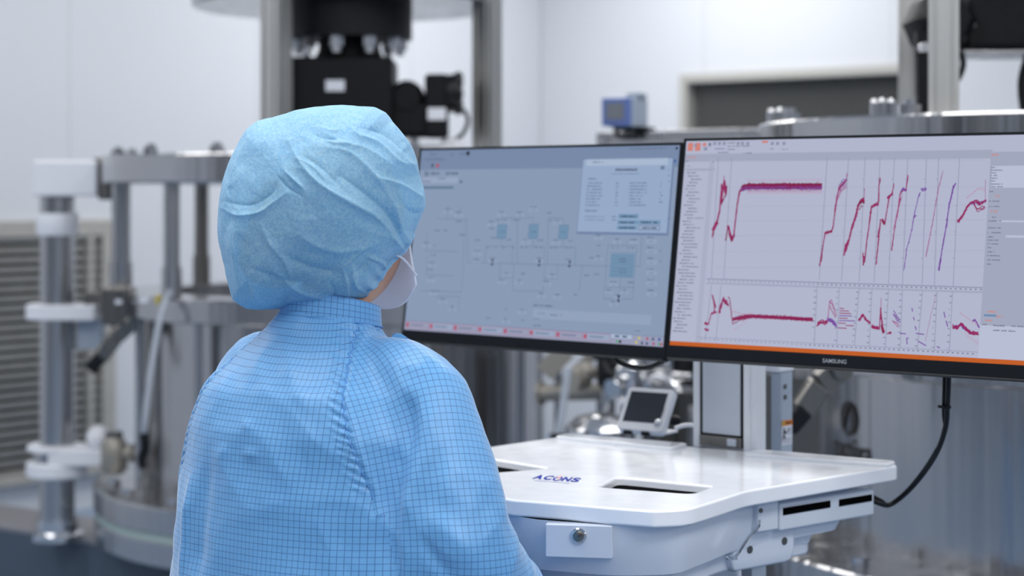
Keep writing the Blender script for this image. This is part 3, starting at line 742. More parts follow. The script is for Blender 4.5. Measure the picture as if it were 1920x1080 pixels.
# the module face seen from the person's right is its +x side
xf = rp.x + .0112
def face(yy, z): return Vector((xf, rp.y + yy * .5, z))
mb = MB()
def fq(y0, y1, z0, z1, mi=0, dx=.0004): mb.quad(face(y0, z0) + Vector((dx, 0, 0)), face(y1, z0) + Vector((dx, 0, 0)), face(y1, z1) + Vector((dx, 0, 0)), face(y0, z1) + Vector((dx, 0, 0)), mi)
fq(-.036, .03, ZT + .004, ZT + .046); fq(-.036, .03, ZT + .037, ZT + .046, 1, .0007)
fq(-.034, -.02, ZT + .0385, ZT + .0445, 2, .001); fq(-.014, .022, ZT + .040, ZT + .043, 3, .001)
for k in range(3): fq(-.03, .024, ZT + .008 + k * .003, ZT + .009 + k * .003, 4, .0009)
def fp(pts, mi, dx=.0012): mb.poly([face(y, ZT + z) + Vector((dx, 0, 0)) for y, z in pts], mi)
fp([(-.026, .034), (-.02, .034), (-.02, .030), (-.026, .030)], 3)
fp([(-.027, .029), (-.018, .030), (-.006, .024), (-.008, .022), (-.018, .026), (-.02, .020), (-.012, .016), (-.015, .014), (-.026, .019)], 3)
fp([(-.026, .019), (-.030, .012), (-.033, .013), (-.029, .022)], 3)
fp([(-.004, .026), (.006, .033), (.008, .031), (-.002, .024)], 3)
for k in range(3): fq(.008 + k * .007, .0095 + k * .007, ZT + .02, ZT + .033, 4, .0009)
mb.build('warning_label', ['label_white', 'label_orange', 'label_yellow', 'ink_black', 'ink_grey'], cart, normals=False, smooth=False)
for z in (1.168, 1.150):
    mb = MB(); p = face(-.016, z); mb.cyl(p, p + Vector((.002, 0, 0)), .0042, 16); mb.build('module_screw', 'steel_dark', cart)
# monitor cross-bar and arms at the top of the column
mb = MB(); mb.box((0, .05, 1.42), (.1, .05, .12)); mb.bar((-.34, .095, 1.435), (.36, .095, 1.435), .035, .05); mb.build('monitor_crossbar', 'black_plastic', cart, bevel=.003)
# base with casters, below the picture
mb = MB(); mb.box((0, .02, .55), (.09, .07, 1.0)); mb.build('lower_column', 'white_plastic', cart, bevel=.006)
mb = MB()
for x in (-.25, .25): mb.bar((x, .24, .1), (x * .9, -.30, .1), .06, .05)
mb.box((0, .02, .11), (.5, .12, .06)); mb.build('wheel_base', 'white_plastic', cart, bevel=.01)
for x, y in ((-.25, .24), (.25, .24), (-.225, -.3), (.225, -.3)):
    mb = MB(); mb.cyl((x - .012, y, .0375), (x + .012, y, .0375), .0375, 24); mb.cyl((x, y, .03), (x, y, .09), .011, 12); mb.build('caster', 'dark_rubber', cart)
# makers' lettering on a pale sticker at the front of the worktop
lo_, lx_, lu_ = T(998.5, 897.8), T(1082.5, 904.6) - T(998.5, 897.8), T(1060, 894) - T(1050.4, 901.7)
def lettering(x, y, dz=.0004): p = lo_ + lx_ * x + lu_ * y; return Vector((p.x, p.y, ZT + dz))
def letter(ch, x0, x1):
    o = text_mesh(ch, 1.0, 'logo_blue', 'logo_letter', cart, Matrix.Identity(4), extrude=0, offset=.045)
    xs = [v.co.x for v in o.data.vertices]; ys = [v.co.y for v in o.data.vertices]
    for v in o.data.vertices: v.co = lettering(x0 + (x1 - x0) * (v.co.x - min(xs)) / (max(xs) - min(xs)), (v.co.y - min(ys)) / (max(ys) - min(ys)))
for ch, x0, x1 in (('A', -.015, .185), ('C', .205, .395), ('N', .625, .80), ('S', .825, 1.0)): letter(ch, x0, x1)
mb = MB(); n = 40
def op(r, a): return lettering(.515 + .098 * r * math.cos(a), .45 + .52 * r * math.sin(a), .0004)
a0_, a1_ = R(118), R(430)
vsn = [(mb.bm.verts.new(op(1, a0_ + (a1_ - a0_) * k / n)), mb.bm.verts.new(op(.62, a0_ + (a1_ - a0_) * k / n))) for k in range(n + 1)]
for (a, b), (c, d) in zip(vsn, vsn[1:]): mb.bm.faces.new((a, c, d, b))
mb.build('logo_ring', 'logo_blue', cart, smooth=False)
mb = MB(); mb.poly([lettering(x, y, .0006) for x, y in ((.497, .42), (.533, .42), (.533, 1.12), (.497, 1.12))]); mb.build('logo_stroke', 'logo_red', cart, smooth=False)
mb = MB(); x = .09
for wl in (.26, .03, .22, .16):
    xx = x
    while xx < x + wl:
        mb.poly([lettering(xx + a, b) for a, b in ((0, -.42), (.02, -.42), (.02, -.28), (0, -.28))]); xx += .027
    x += wl + .035
mb.build('logo_underline', 'logo_small', cart, smooth=False)

# ================================================================== small tablet on the worktop
tb = onz(1197, 820, ZT)
ta_ = AC - .13
tab = thing('tablet', 'small white tilted touch-screen unit on the cart ledge', 'tablet', (tb.x, tb.y, ZT + .0062), -ta_)
Tw, Th, lean = .0935, .086, R(33)
Mt = Matrix.Translation((0, 0, .006)) @ Matrix.Rotation(-lean, 4, 'X')
def tilt(mb): return mb.xform(Mt)
mb = MB(); rp_ = rounded([(-Tw / 2, 0), (Tw / 2, 0), (Tw / 2, Th), (-Tw / 2, Th)], .008, 6)
mb.loft([[(x, y_, z) for x, z in [(Vector(q) - Vector((0, Th / 2))) * s + Vector((0, Th / 2)) for q in rp_]] for y_, s in ((0.0, .97), (.003, 1), (.017, 1), (.022, .93))])
tilt(mb).build('case', 'white_plastic', tab, angle=50)
mb = MB(); gx, gz0_, gz1_ = Tw / 2 - .009, .016, Th - .0095
mb.poly([(-gx, -.0004, gz0_), (gx, -.0004, gz0_), (gx, -.0004, gz1_), (-gx, -.0004, gz1_)])
tilt(mb).build('touch_screen', 'tablet_glass', tab, normals=False)
mb = MB(); mb.bar((gx, -.003, .018), (gx + .002, -.003, .046), .002, .002); mb.sphere((gx - .002, -.003, .017), .0068, 14); mb.cyl((gx - .004, -.002, .0135), (gx - .008, -.002, .012), .0024, 12)
tilt(mb).build('stylus_catch', 'chrome', tab)
mb = MB(); mb.prism(rounded([(-.036, .012), (.05, .012), (.05, .06), (-.036, .06)], .006, 4), 0, .004); mb.box((0, .04, .022), (.05, .02, .04)); mb.build('stand', 'white_plastic', tab, bevel=.002)
mb = MB()
for x in (-.024, .012): mb.box((x, .005, .001), (.014, .01, .006))
mb.build('foot_pad', 'black_plastic', tab)
mb = MB(); mb.lathe([(.009, 0), (.010, .01), (.006, .018)], (.044, .040, .022), (1, .25, .1), 20); mb.build('strain_relief', 'black_plastic', tab)
tag(MB().tube([at(1266, 803, 3.26), at(1278, 799, 3.265), at(1292, 797, 3.27), at(1308, 798, 3.28)], .0038).build('cable', 'white_plastic'),
    'short white cable between the small tablet and the cart column', 'cable')

# ================================================================== monitors
SW, SH = .5977, .3362
cols = {}
def monitor(label, u, v, Y, yaw, tiltb):
    C_ = at(u, v, Y); w = ew(yaw); b = ed(yaw); up = Vector((0, 0, 1)) * math.cos(tiltb) + b * math.sin(tiltb)
    M = frame_mat(C_, w, Vector(up.cross(w)), up)
    t = thing('monitor', label, 'monitor', C_, rot=M.to_euler())
    bt, bs, bb = .0042, .0046, .0205
    x0, x1, z0, z1 = -SW / 2 - bs, SW / 2 + bs, -SH / 2 - bb, SH / 2 + bt
    mb = MB()
    ho = [(x0, z0), (x1, z0), (x1, z1), (x0, z1)]; hi = [(-SW / 2, -SH / 2), (SW / 2, -SH / 2), (SW / 2, SH / 2), (-SW / 2, SH / 2)]
    def r3(p, y): return [Vector((a, y, c)) for a, c in p]
    mb.loft([r3(hi, .002), r3(hi, -.0006), r3([(a * 1.0, c) for a, c in ho], -.0006), r3(ho, .018), r3([(a * .995, c * .99) for a, c in ho], .024)], cap0=False)
    mb.build('housing', 'bezel_black', t, smooth=False)
    mb = MB(); mb.loft([r3([(a * .6, c * .62) for a, c in ho], y) for y in (.02, .04)] + [r3([(a * .5, c * .5) for a, c in ho], .05)]); mb.build('rear_cover', 'black_plastic', t, bevel=.004)
    mb = MB(); mb.box((0, .006, z0 - .0012), (x1 - x0 - .006, .018, .0034)); mb.build('bottom_trim', 'dark_rubber', t, bevel=.001)
    return t, M
ML_, MLm = monitor('left monitor with blue-grey process diagram screen', 1002.3, 454.4, 3.282, .721, .139)
MR_, MRm = monitor('right monitor with red trend curves on its screen', 1582.5, 460.3, 2.871, .643, .156)
for t, M, s in ((ML_, MLm, 0), (MR_, MRm, 0)):
    text_mesh('SAMSUNG', .0088, 'letter_silver' if t is MR_ else 'black_plastic', 'brand_lettering', t,
        Matrix.Translation((-.0015, -.0009, -SH / 2 - .0105)) @ Matrix.Rotation(PI / 2, 4, 'X'), extrude=.0001, offset=.0001, spacing=1.02)
mb = MB(); mb.tube([(.17, .03, -.185), (.195, .03, -.2), (.24, .03, -.204), (.275, .03, -.192), (.29, .03, -.18)], .0042); 
tag_ = mb.build('rear_cable', 'black_plastic', ML_)

class Screen:
    """one flat display: everything on it is a patch of its single mesh"""
    def __init__(s, M): s.Mi = M.inverted(); s.o = s.Mi @ Vector((0, 0, H)); s.R = s.Mi.to_3x3(); s.mb = MB(); s.m = []; s.lay = {}
    def mi(s, c):
        if c not in s.m: s.m.append(c)
        return s.m.index(c)
    def pt(s, u, v):
        d = s.R @ at(u, v, 1) - s.R @ Vector((0, 0, H)); o = s.o
        t = -o.y / d.y; p = o + d * t; return (p.x, p.z)
    def cl(s, x, z): return (max(-SW / 2, min(SW / 2, x)), max(-SH / 2, min(SH / 2, z)))
    def pol(s, pts, c, L):
        s.mb.poly([Vector((x, -.00002 * L, z)) for x, z in (s.cl(*p) for p in pts)], s.mi(c))
    def rect(s, x0, z0, x1, z1, c, L=1): s.pol([(x0, z0), (x1, z0), (x1, z1), (x0, z1)], c, L)
    def prect(s, u0, v0, u1, v1, c, L=1):
        """upright rectangle on the screen whose opposite corners are seen at two pixels"""
        a, b = s.pt(u0, v0), s.pt(u1, v1); s.rect(min(a[0], b[0]), min(a[1], b[1]), max(a[0], b[0]), max(a[1], b[1]), c, L)
    def frame(s, u0, v0, u1, v1, w, c, L=2):
        a, b = s.pt(u0, v0), s.pt(u1, v1); x0, x1, z0, z1 = min(a[0], b[0]), max(a[0], b[0]), min(a[1], b[1]), max(a[1], b[1])
        s.rect(x0, z0, x1, z0 + w, c, L); s.rect(x0, z1 - w, x1, z1, c, L); s.rect(x0, z0, x0 + w, z1, c, L); s.rect(x1 - w, z0, x1, z1, c, L)
    def line(s, pts, w, c, L=3, jit=0, px=True):
        P = [Vector(s.pt(*p)) if px else Vector(p) for p in pts]
        if jit:
            Q = []
            for a, b in zip(P, P[1:]):
                n = max(2, int((b - a).length / .002))
                for k in range(n): Q.append(a.lerp(b, k / n) + Vector((random.gauss(0, jit * .4), random.gauss(0, jit))))
            P = Q + [P[-1]]
        for a, b in zip(P, P[1:]):
            d = b - a
            if d.length < 1e-6: continue
            d.normalize(); n = Vector((-d.y, d.x)) * w / 2; e = d * w * .35
            s.pol([a - e - n, b + e - n, b + e + n, a - e + n], c, L)
    def words(s, u, v, wpx, c, h=.0026, L=3, fill=.85):
        """a run of small glyph-like blocks, too small to read"""
        a, b = s.pt(u, v), s.pt(u + wpx, v); x, x1, z = a[0], b[0], a[1]
        while x < x1:
            w = random.uniform(.0012, .0026)
            if random.random() < fill:
                hh = h * random.uniform(.65, 1.0); s.rect(x, z - h / 2, min(x + w * .8, x1), z - h / 2 + hh, c, L)
            x += w
    def build(s, t):
        me = s.mb.mesh('screen', False)
        for c in s.m: me.materials.append(MATS.get(c) or emit(c, EMI[c]))
        link_mesh('screen', me, [], t, smooth=False)
EMI = {'lcd_base': (137, 154, 181), 'lcd_bar': (120, 138, 168), 'lcd_light': (152, 166, 192), 'lcd_dialog': (150, 170, 200), 'lcd_dialog_title': (168, 184, 208), 'lcd_text': (84, 96, 122), 'lcd_line': (112, 127, 154),
       'lcd_faint': (124, 140, 167), 'lcd_tank': (112, 144, 174), 'lcd_tank_edge': (84, 112, 138), 'lcd_button': (118, 150, 182), 'lcd_dark': (30, 36, 52), 'lcd_red': (172, 92, 118), 'lcd_task': (152, 156, 182), 'lcd_box': (146, 162, 188),
       'lcd_blue': (50, 96, 160), 'lcd_yellow': (196, 190, 110), 'lcd_green': (90, 160, 120), 'lcd_shadow': (112, 130, 164),
       'tr_base': (177, 182, 205), 'tr_panel': (161, 167, 188), 'tr_mid': (169, 174, 197), 'tr_text': (112, 116, 138), 'tr_axis': (140, 146, 170), 'tr_grid': (166, 171, 194), 'tr_red': (146, 46, 98), 'tr_dark': (128, 36, 74), 'tr_violet': (118, 74, 158), 'tr_pink': (186, 140, 168), 'tr_rose': (160, 96, 140),
       'tr_orange': (194, 96, 44), 'tr_icon': (204, 132, 124), 'tr_white': (184, 190, 212), 'tr_blue': (110, 140, 176), 'tr_faintred': (172, 158, 186)}
# ---- left screen: process diagram
s = Screen(MLm)
s.rect(-SW / 2, -SH / 2, SW / 2, SH / 2, 'lcd_base', 0)
s.prect(780, 270, 1290, 313, 'lcd_bar', 1)
for u, v in ((806, 289), (813, 289), (845, 290), (862, 289), (868, 288), (800, 299), (808, 299), (816, 298), (824, 299)): s.prect(u, v - 2.5, u + 5, v + 2.5, 'lcd_line', 2)
s.prect(875, 284, 880, 291, 'lcd_dark', 3); s.prect(809, 307, 813, 314, 'lcd_text', 3); s.prect(818, 307, 823, 314, 'lcd_red', 3)
for u in (796, 804, 812, 820, 828): s.prect(u, 297, u + 5, 301, 'lcd_line', 3)
s.words(1180, 279, 70, 'lcd_text', .0016); s.prect(1267, 276, 1271, 280, 'lcd_dark', 3); s.prect(1262, 299, 1267, 305, 'lcd_blue', 3)
a = s.pt(800, 325)
for k in range(20):
    t0_, t1_ = 2 * PI * k / 20, 2 * PI * (k + 1) / 20
    if 3 <= k <= 5: continue
    s.pol([(a[0] + r * math.cos(t), a[1] + r * math.sin(t)) for r, t in ((.0022, t0_), (.0048, t0_), (.0048, t1_), (.0022, t1_))], 'lcd_text', 3)
s.words(808, 325, 16, 'lcd_text', .0044, fill=.97); s.words(836, 325, 23, 'lcd_text', .0044, fill=.95)
s.prect(792, 333, 858, 343, 'lcd_light', 1); s.words(792, 340, 16, 'lcd_text', .002); s.words(820, 335, 16, 'lcd_text', .0018); s.words(862, 340, 5, 'lcd_text', .006, fill=1)
s.prect(790, 350, 850, 353.5, 'lcd_tank_edge', 2)
# dialog
s.prect(1093, 302, 1253, 442, 'lcd_shadow', 3); s.prect(1094, 299, 1250, 438, 'lcd_dialog', 4); s.prect(1100, 298, 1252.5, 309, 'lcd_dialog_title', 5)
s.frame(1093, 298, 1251.5, 438.5, .0012, 'lcd_shadow', 5)
s.words(1109, 304, 24, 'lcd_text', .002, 6); s.words(1154, 318, 41, 'lcd_text', .0048, 6, .92); s.words(1147, 326, 54, 'lcd_line', .0018, 6); s.prect(1239, 311, 1246, 318, 'lcd_line', 6)
s.words(1101, 335, 17, 'lcd_text', .0022, 6)
for k in range(8):
    v = 343 + k * 5.95
    s.words(1101 - k * .4, v, random.choice((22, 28, 30, 26)), 'lcd_text', .0019, 6); s.words(1155 - k * .3, v, random.choice((3, 5, 7)), 'lcd_text', .0019, 6)
    s.words(1181 - k * .3, v, random.choice((22, 26, 32, 24)), 'lcd_text', .0019, 6); s.words(1239 - k * .5, v, random.choice((2, 4, 6)), 'lcd_text', .0019, 6)
s.words(1097, 395, 22, 'lcd_text', .0022, 6)
for v in (406, 412): s.words(1096, v, 38, 'lcd_line', .0018, 6); s.words(1146, v, 9, 'lcd_text', .0018, 6)
for u0, u1, v0_, v1_ in ((1160, 1197, 401, 410), (1158, 1197, 412.5, 421), (1198, 1238, 412.5, 421), (1157, 1194, 422.5, 431)):
    s.prect(u0, v0_, u1, v1_, 'lcd_button', 6); s.words(u0 + 4, (v0_ + v1_) / 2, u1 - u0 - 8, 'lcd_dark', .0026, 7)
s.prect(1197, 422, 1237, 432, 'lcd_dialog', 6); s.frame(1197, 422, 1237, 432, .0009, 'lcd_text', 7); s.words(1204, 427, 27, 'lcd_dark', .0026, 7)
for v in (318, 329, 340, 410): s.words(1253, v, 3, 'lcd_text', .002, 6)
# tanks
for u, v in ((941, 434), (1000, 434), (1056.5, 435)):
    s.prect(u - 7.5, v - 13.5, u + 7.5, v + 13.5, 'lcd_tank', 3); s.frame(u - 7.5, v - 13.5, u + 7.5, v + 13.5, .0007, 'lcd_tank_edge', 4); s.words(u - 4, v, 9, 'lcd_text', .0018, 5)
s.prect(1146, 475, 1187, 521, 'lcd_tank', 3)
for k in range(6): s.prect(1146, 479 + k * 7.5, 1187, 480 + k * 7.5, 'lcd_tank_edge', 4)
for v in (473.5, 521.5): s.prect(1143, v - .8, 1190, v + .8, 'lcd_tank_edge', 4)
for v in (485, 490, 505, 511): s.words(1160, v, 14, 'lcd_text', .0018, 5)
# pipework
W0 = .0009
def pp(*pts, c='lcd_line', w=W0): s.line(pts, w, c, 2)
pp((876, 492), (1135, 499)); pp((876, 410), (876, 492)); pp((941, 408), (970, 408), (970, 495)); pp((1000, 408), (1000, 420)); pp((941, 408), (941, 420))
pp((1000, 408), (972, 408)); pp((1028, 408), (1056, 409), (1056, 420)); pp((1028, 408), (1026, 496)); pp((941, 448), (941, 462)); pp((1000, 448), (1000, 462)); pp((1056, 449), (1056, 463))
pp((912, 462), (962, 462)); pp((912, 462), (908, 492)); pp((962, 462), (960, 493)); pp((975, 462), (1022, 463)); pp((1022, 463), (1019, 495)); pp((1032, 463), (1080, 464)); pp((1080, 464), (1078, 497))
pp((938, 493), (936, 520)); pp((964, 493), (961, 545), (1018, 546)); pp((1022, 496), (1018, 546)); pp((1046, 497), (1044, 523)); pp((938, 520), (962, 520)); pp((1020, 522), (1044, 523)); pp((1092, 498), (1086, 545))
pp((1140, 460), (1194, 461)); pp((1140, 460), (1132, 560)); pp((1194, 461), (1186, 561)); pp((1132, 560), (1186, 561)); pp((1136, 538), (1190, 539)); pp((1163, 523), (1162, 548)); pp((1204, 440), (1200, 500)); pp((1135, 499), (1146, 499)); pp((1187, 499), (1200, 500))
for k, (u, v) in enumerate(((923, 492), (1011, 493.5), (1068, 495), (1160, 560))):
    a = s.pt(u, v)
    for sg in (-1, 1): s.pol([(a[0], a[1]), (a[0] - .0032 * sg, a[1] + .0052 * sg), (a[0] + .0032 * sg, a[1] + .0052 * sg)][::1], 'lcd_dark', 5)
for u in (913, 928, 942, 960, 976, 985, 1003, 1012, 1032, 1040, 1060, 1068, 1148, 1156, 1176, 1184): s.words(u, 464 if u < 1100 else 465, 4, 'lcd_text', .0018, 4)
for u, v in ((934, 412), (946, 412), (964, 412), (972, 412), (1033, 413), (1045, 413), (941, 397), (975, 398), (1031, 399), (1000, 388), (922, 415), (922, 428), (925, 446), (955, 449), (985, 449), (1013, 450), (1042, 450), (1070, 451),
             (924, 484), (1011, 484), (1066, 486), (950, 512), (981, 513), (1036, 514), (941, 524), (972, 525), (1025, 527), (1110, 483), (1122, 441), (1122, 460), (1122, 480), (1157, 448), (1188, 449), (1100, 516), (1118, 514),
             (1150, 528), (1182, 529), (1140, 543), (1170, 543), (1158, 553), (1150, 565), (1015, 550), (1045, 552), (1078, 552), (948, 580), (978, 580), (916, 596), (948, 598), (980, 600), (840, 392), (860, 398), (860, 415), (866, 440), (820, 432), (836, 432),
             (800, 455), (815, 460), (812, 478), (810, 492), (806, 505), (808, 520), (820, 545), (830, 560), (848, 575), (812, 545), (895, 450), (895, 470), (893, 486)):
    w_ = random.choice((7, 9, 11)); s.words(u - w_ / 2, v, w_, 'lcd_text', .0019, 4)
    if random.random() < .6: s.prect(u - 8, v + 3, u + 8, v + 9, 'lcd_box', 1); s.words(u - 3, v + 6, 7, 'lcd_line', .0015, 4)
for v in (445, 464, 484, 504, 524, 544):
    s.words(1214, v, 11, 'lcd_text', .0019, 4); s.prect(1212, v + 4, 1232, v + 12, 'lcd_box', 1); s.words(1217, v + 8, 9, 'lcd_line', .0015, 4)
    if v in (464, 484): s.words(1236, v + 6, 5, 'lcd_line', .002, 4)
pp((800, 435), (800, 470)); pp((796, 470), (860, 472)); pp((820, 410), (876, 412)); pp((872, 412), (866, 545)); pp((790, 545), (866, 548)); pp((815, 555), (862, 556)); pp((862, 556), (858, 585)); pp((800, 480), (800, 515), (850, 517)); pp((840, 385), (838, 410)); pp((858, 400), (866, 388))
s.words(1000, 572, 38, 'lcd_text', .0028, 4); s.prect(1000, 579, 1220, 610, 'lcd_box', 1); s.words(1031, 590, 22, 'lcd_text', .002, 4); s.words(1008, 587, 14, 'lcd_line', .002, 4); s.words(1000, 597, 12, 'lcd_line', .002, 4); s.words(1000, 610, 14, 'lcd_text', .002, 4); s.words(1190, 620, 12, 'lcd_text', .002, 4)
# taskbar
a0_, a1_ = s.pt(756, 606)[1], s.pt(756, 621)[1]
s.rect(-SW / 2, -SH / 2, SW / 2, -SH / 2 + .0165, 'lcd_task', 1); s.rect(-SW / 2, -SH / 2 + .0165, SW / 2, -SH / 2 + .0172, 'lcd_line', 2)
for k in range(8):
    x = -SW / 2 + .004 + k * .0605; z = -SH / 2
    s.rect(x, z + .0038, x + .058, z + .0152, 'lcd_red', 2); s.rect(x + .0005, z + .0043, x + .0575, z + .0147, 'lcd_light' if k % 2 else 'lcd_task', 3)
    s.pol([(x + .004 + .0042 * math.cos(2 * PI * j / 10), z + .0095 + .0042 * math.sin(2 * PI * j / 10)) for j in range(10)], 'lcd_red', 4)
    xx = x + .013
    while xx < x + .042: s.rect(xx, z + .0086, xx + .0018, z + .0106, 'lcd_text', 4); xx += .0026
x = .205; z = -SH / 2
s.rect(.188, z + .0095, .232, z + .0162, 'lcd_dialog_title', 3); s.rect(.196, z + .0115, .206, z + .0145, 'lcd_text', 4); s.rect(.212, z + .0115, .222, z + .0145, 'lcd_text', 4)
for xo, zo, c in ((.2, .004, 'lcd_green'), (.206, .004, 'lcd_dark'), (.24, .0045, 'lcd_yellow'), (.245, .012, 'lcd_yellow'), (.262, .004, 'lcd_text'), (.262, .0118, 'lcd_red'), (.274, .0118, 'lcd_text'), (.276, .004, 'lcd_red'), (.287, .0118, 'lcd_blue'), (.288, .004, 'lcd_green'), (.292, .004, 'lcd_red'), (.252, .004, 'lcd_text')):
    s.rect(xo, z + zo - .002, xo + .0046, z + zo + .0026, c, 4)
s.build(ML_)
# ---- right screen: trend curves
s = Screen(MRm)
s.rect(-SW / 2, -SH / 2, SW / 2, SH / 2, 'tr_base', 0)
s.rect(-SW / 2, -SH / 2, SW / 2, -SH / 2 + .0068, 'tr_orange', 2)
for u, v in ((1294, 268), (1308, 268)): s.prect(u - 4, v, u + 5, v + 15, 'tr_icon', 2)
s.prect(1318, 268, 1324, 274, 'tr_icon', 2); s.prect(1329, 268, 1333, 274, 'tr_text', 2); s.prect(1302, 270, 1306, 275, 'tr_blue', 2); s.prect(1320, 276, 1326, 282, 'tr_axis', 2)
for u in (1340, 1349, 1358, 1384, 1392, 1402, 1448, 1458, 1470): s.prect(u - 2.5, 266, u + 2.5, 272, 'tr_axis', 2)
for v in (268, 274, 280): s.words(1364, v, 14, 'tr_text', .0018, 2)
s.prect(1429, 264, 1440, 268, 'tr_icon', 2)
for u, v, w_ in ((1346, 286, 20), (1394, 287, 16), (1444, 279, 7), (1466, 280, 11), (1380, 274, 26), (1340, 279, 20)): s.words(u, v, w_, 'tr_text', .0018, 2)
s.prect(1283, 289, 1860, 297, 'tr_panel', 1); s.words(1288, 295, 17, 'tr_icon', .0022, 3)
a = s.pt(1337, 300); b = s.pt(1322, 640)
s.rect(a[0] - .006, -SH / 2 + .0068, a[0] + .003, a[1] + .002, 'tr_mid', 1)
s.prect(1286, 316, 1340, 320, 'tr_panel', 2); s.words(1287, 302, 3, 'tr_text', .003, 3); s.words(1288, 311, 7, 'tr_axis', .002, 3); s.words(1336, 303, 4, 'tr_text', .002, 3)
for k in range(50):
    v = 324 + k * 6.05; sh_ = -(v - 324) * .098
    ind = (3, 0, 6)[k % 3] if k % 5 else -2
    s.words(1293 + sh_ + ind, v, random.choice((14, 18, 24, 28)), 'tr_text', .0019, 3, .95); s.prect(1291 + sh_ + ind, v - 1.2, 1293 + sh_ + ind, v + 1.2, 'tr_text', 3)
# side panel at right
x0_ = s.pt(1851, 400)[0]
s.rect(x0_, -SH / 2 + .0068, SW / 2, s.pt(1851, 285)[1], 'tr_panel', 1)
z1_, z2_ = s.pt(1851, 585)[1], s.pt(1851, 600)[1]
s.rect(x0_, -SH / 2 + .0068, SW / 2, s.pt(1851, 610)[1], 'tr_white', 2)
s.prect(1860, 311, 1930, 352, 'tr_white', 2); s.prect(1870, 413, 1930, 417, 'tr_white', 2); s.prect(1886, 441, 1930, 446, 'tr_white', 2)
for v in (314, 319, 324, 329, 334, 339, 345, 350): s.words(1858, v, random.choice((8, 12, 22)), 'tr_text', .0018, 4)
for v in (359, 377, 387, 407, 414, 427, 436, 444, 450, 457, 464, 472, 479, 487, 495): s.words(1855 - (v - 359) * .03, v, random.choice((8, 14, 20, 24)), 'tr_text', .0019, 4)
for u, v, w_ in ((1859, 290, 14), (1866, 367, 8), (1858, 396, 12), (1850, 584, 18), (1868, 593, 12), (1845, 600, 16)): s.words(u, v, w_, 'tr_icon', .0024, 4)
s.prect(1845, 589, 1868, 594, 'tr_blue', 4); s.words(1842, 608, 8, 'tr_text', .0022, 4); s.words(1862, 610, 22, 'tr_text', .0022, 4); s.words(1894, 611, 26, 'tr_text', .0022, 4); s.words(1862, 619, 42, 'tr_text', .0022, 4)
# plot grid
for v in (300, 350, 385, 412, 440, 470, 500): s.line([(1345 - v * .05 + 20, v + 2), (1845, v)], .0007, 'tr_grid', 1)
a, b = s.pt(1325, 521), s.pt(1842, 541)
s.rect(a[0], (a[1] + b[1]) / 2 - .001, b[0], (a[1] + b[1]) / 2 + .0006, 'tr_axis', 2); s.rect(a[0], (a[1] + b[1]) / 2 - .0085, b[0], (a[1] + b[1]) / 2 - .0055, 'tr_panel', 2)
for k in range(60):
    xx = a[0] + (b[0] - a[0]) * (k + .5) / 60; s.rect(xx, (a[1] + b[1]) / 2 - .0038, xx + .003, (a[1] + b[1]) / 2 - .0022, 'tr_text' if k > 24 else 'tr_axis', 3)
zb_ = -SH / 2 + .013
for k in range(60):
    xx = a[0] - .006 + (b[0] - a[0]) * (k + .5) / 60; s.rect(xx, zb_ - .0012, xx + .003, zb_ + .0004, 'tr_text' if k > 24 else 'tr_axis', 3)
s.rect(a[0] - .006, zb_ + .002, b[0], zb_ + .0028, 'tr_axis', 2)
tops = [1347, 1372, 1551, 1591, 1622, 1650, 1677, 1702, 1737, 1760, 1799]; bots = [1334, 1357, 1536, 1578, 1611, 1639, 1666, 1692, 1729, 1752, 1787]
t2 = [1334, 1352, 1532, 1574, 1611, 1635, 1666, 1692, 1730, 1757, 1786]; b2 = [1322, 1342, 1527, 1569, 1602, 1630, 1660, 1688, 1720, 1752, 1780]
for k in range(11):
    s.line([(tops[k], 297), (bots[k], 521 + k * 1.7)], .0010, 'tr_axis', 2)
    s.line([(t2[k], 535 + k * 1.2), (b2[k], 638 + k * 2.3)], .0010, 'tr_axis', 2)
    if k > 1:
        for j in range(9):
            t = (j + .5) / 9; u = t2[k] + (b2[k] - t2[k]) * t; v = 537 + k * 1.2 + (100 + k) * t; s.words(u - 5, v, 4, 'tr_text', .0018, 3)
            if j % 2: u = tops[k] + (bots[k] - tops[k]) * t; s.words(u - 3, 299 + 222 * t, 3, 'tr_axis', .0016, 3)
# upper curves
def crv(pts, w=.0016, c='tr_red', L=5, n=4, sp=.0009, jit=.0007):
    P = [s.pt(*p) for p in pts]
    for k in range(n):
        o = random.gauss(0, sp); s.line([(x + random.gauss(0, sp * .4), z + o + random.gauss(0, sp * .3)) for x, z in P], w, c, L + k * .01, jit, px=False)
def band(pts, h, c, L, n=14, w=.0007, jit=.0008):
    P = [s.pt(*p) for p in pts]
    for k in range(n):
        o = h * (k / (n - 1) - .5); s.line([(x, z + o) for x, z in P], w, c, L, jit, px=False)
crv([(1336, 442), (1339, 425), (1345, 415), (1349, 395), (1351, 372), (1354, 345)], .0022, n=4); crv([(1338, 430), (1344, 418)], .005, 'tr_red', n=2); crv([(1352, 378), (1357, 350), (1358, 340), (1361, 362)], .0018, n=6, sp=.002)
crv([(1353, 380), (1361, 365), (1362, 350)], .0016, 'tr_dark', n=4, sp=.0016); crv([(1357, 342), (1358, 330)], .0012, 'tr_rose', n=3, sp=.001)
crv([(1364, 425), (1366, 424), (1369, 440), (1374, 447), (1376, 440), (1379, 415), (1383, 380), (1387, 358), (1394, 350)], .0018, n=5); crv([(1368, 440), (1372, 452), (1377, 441)], .002, 'tr_dark', n=3)
crv([(1361, 450), (1365, 426)], .0018, 'tr_dark', n=2)
top_ = [(1390, 353), (1400, 350), (1420, 349.5), (1460, 349.5), (1500, 349.2), (1541, 349)]
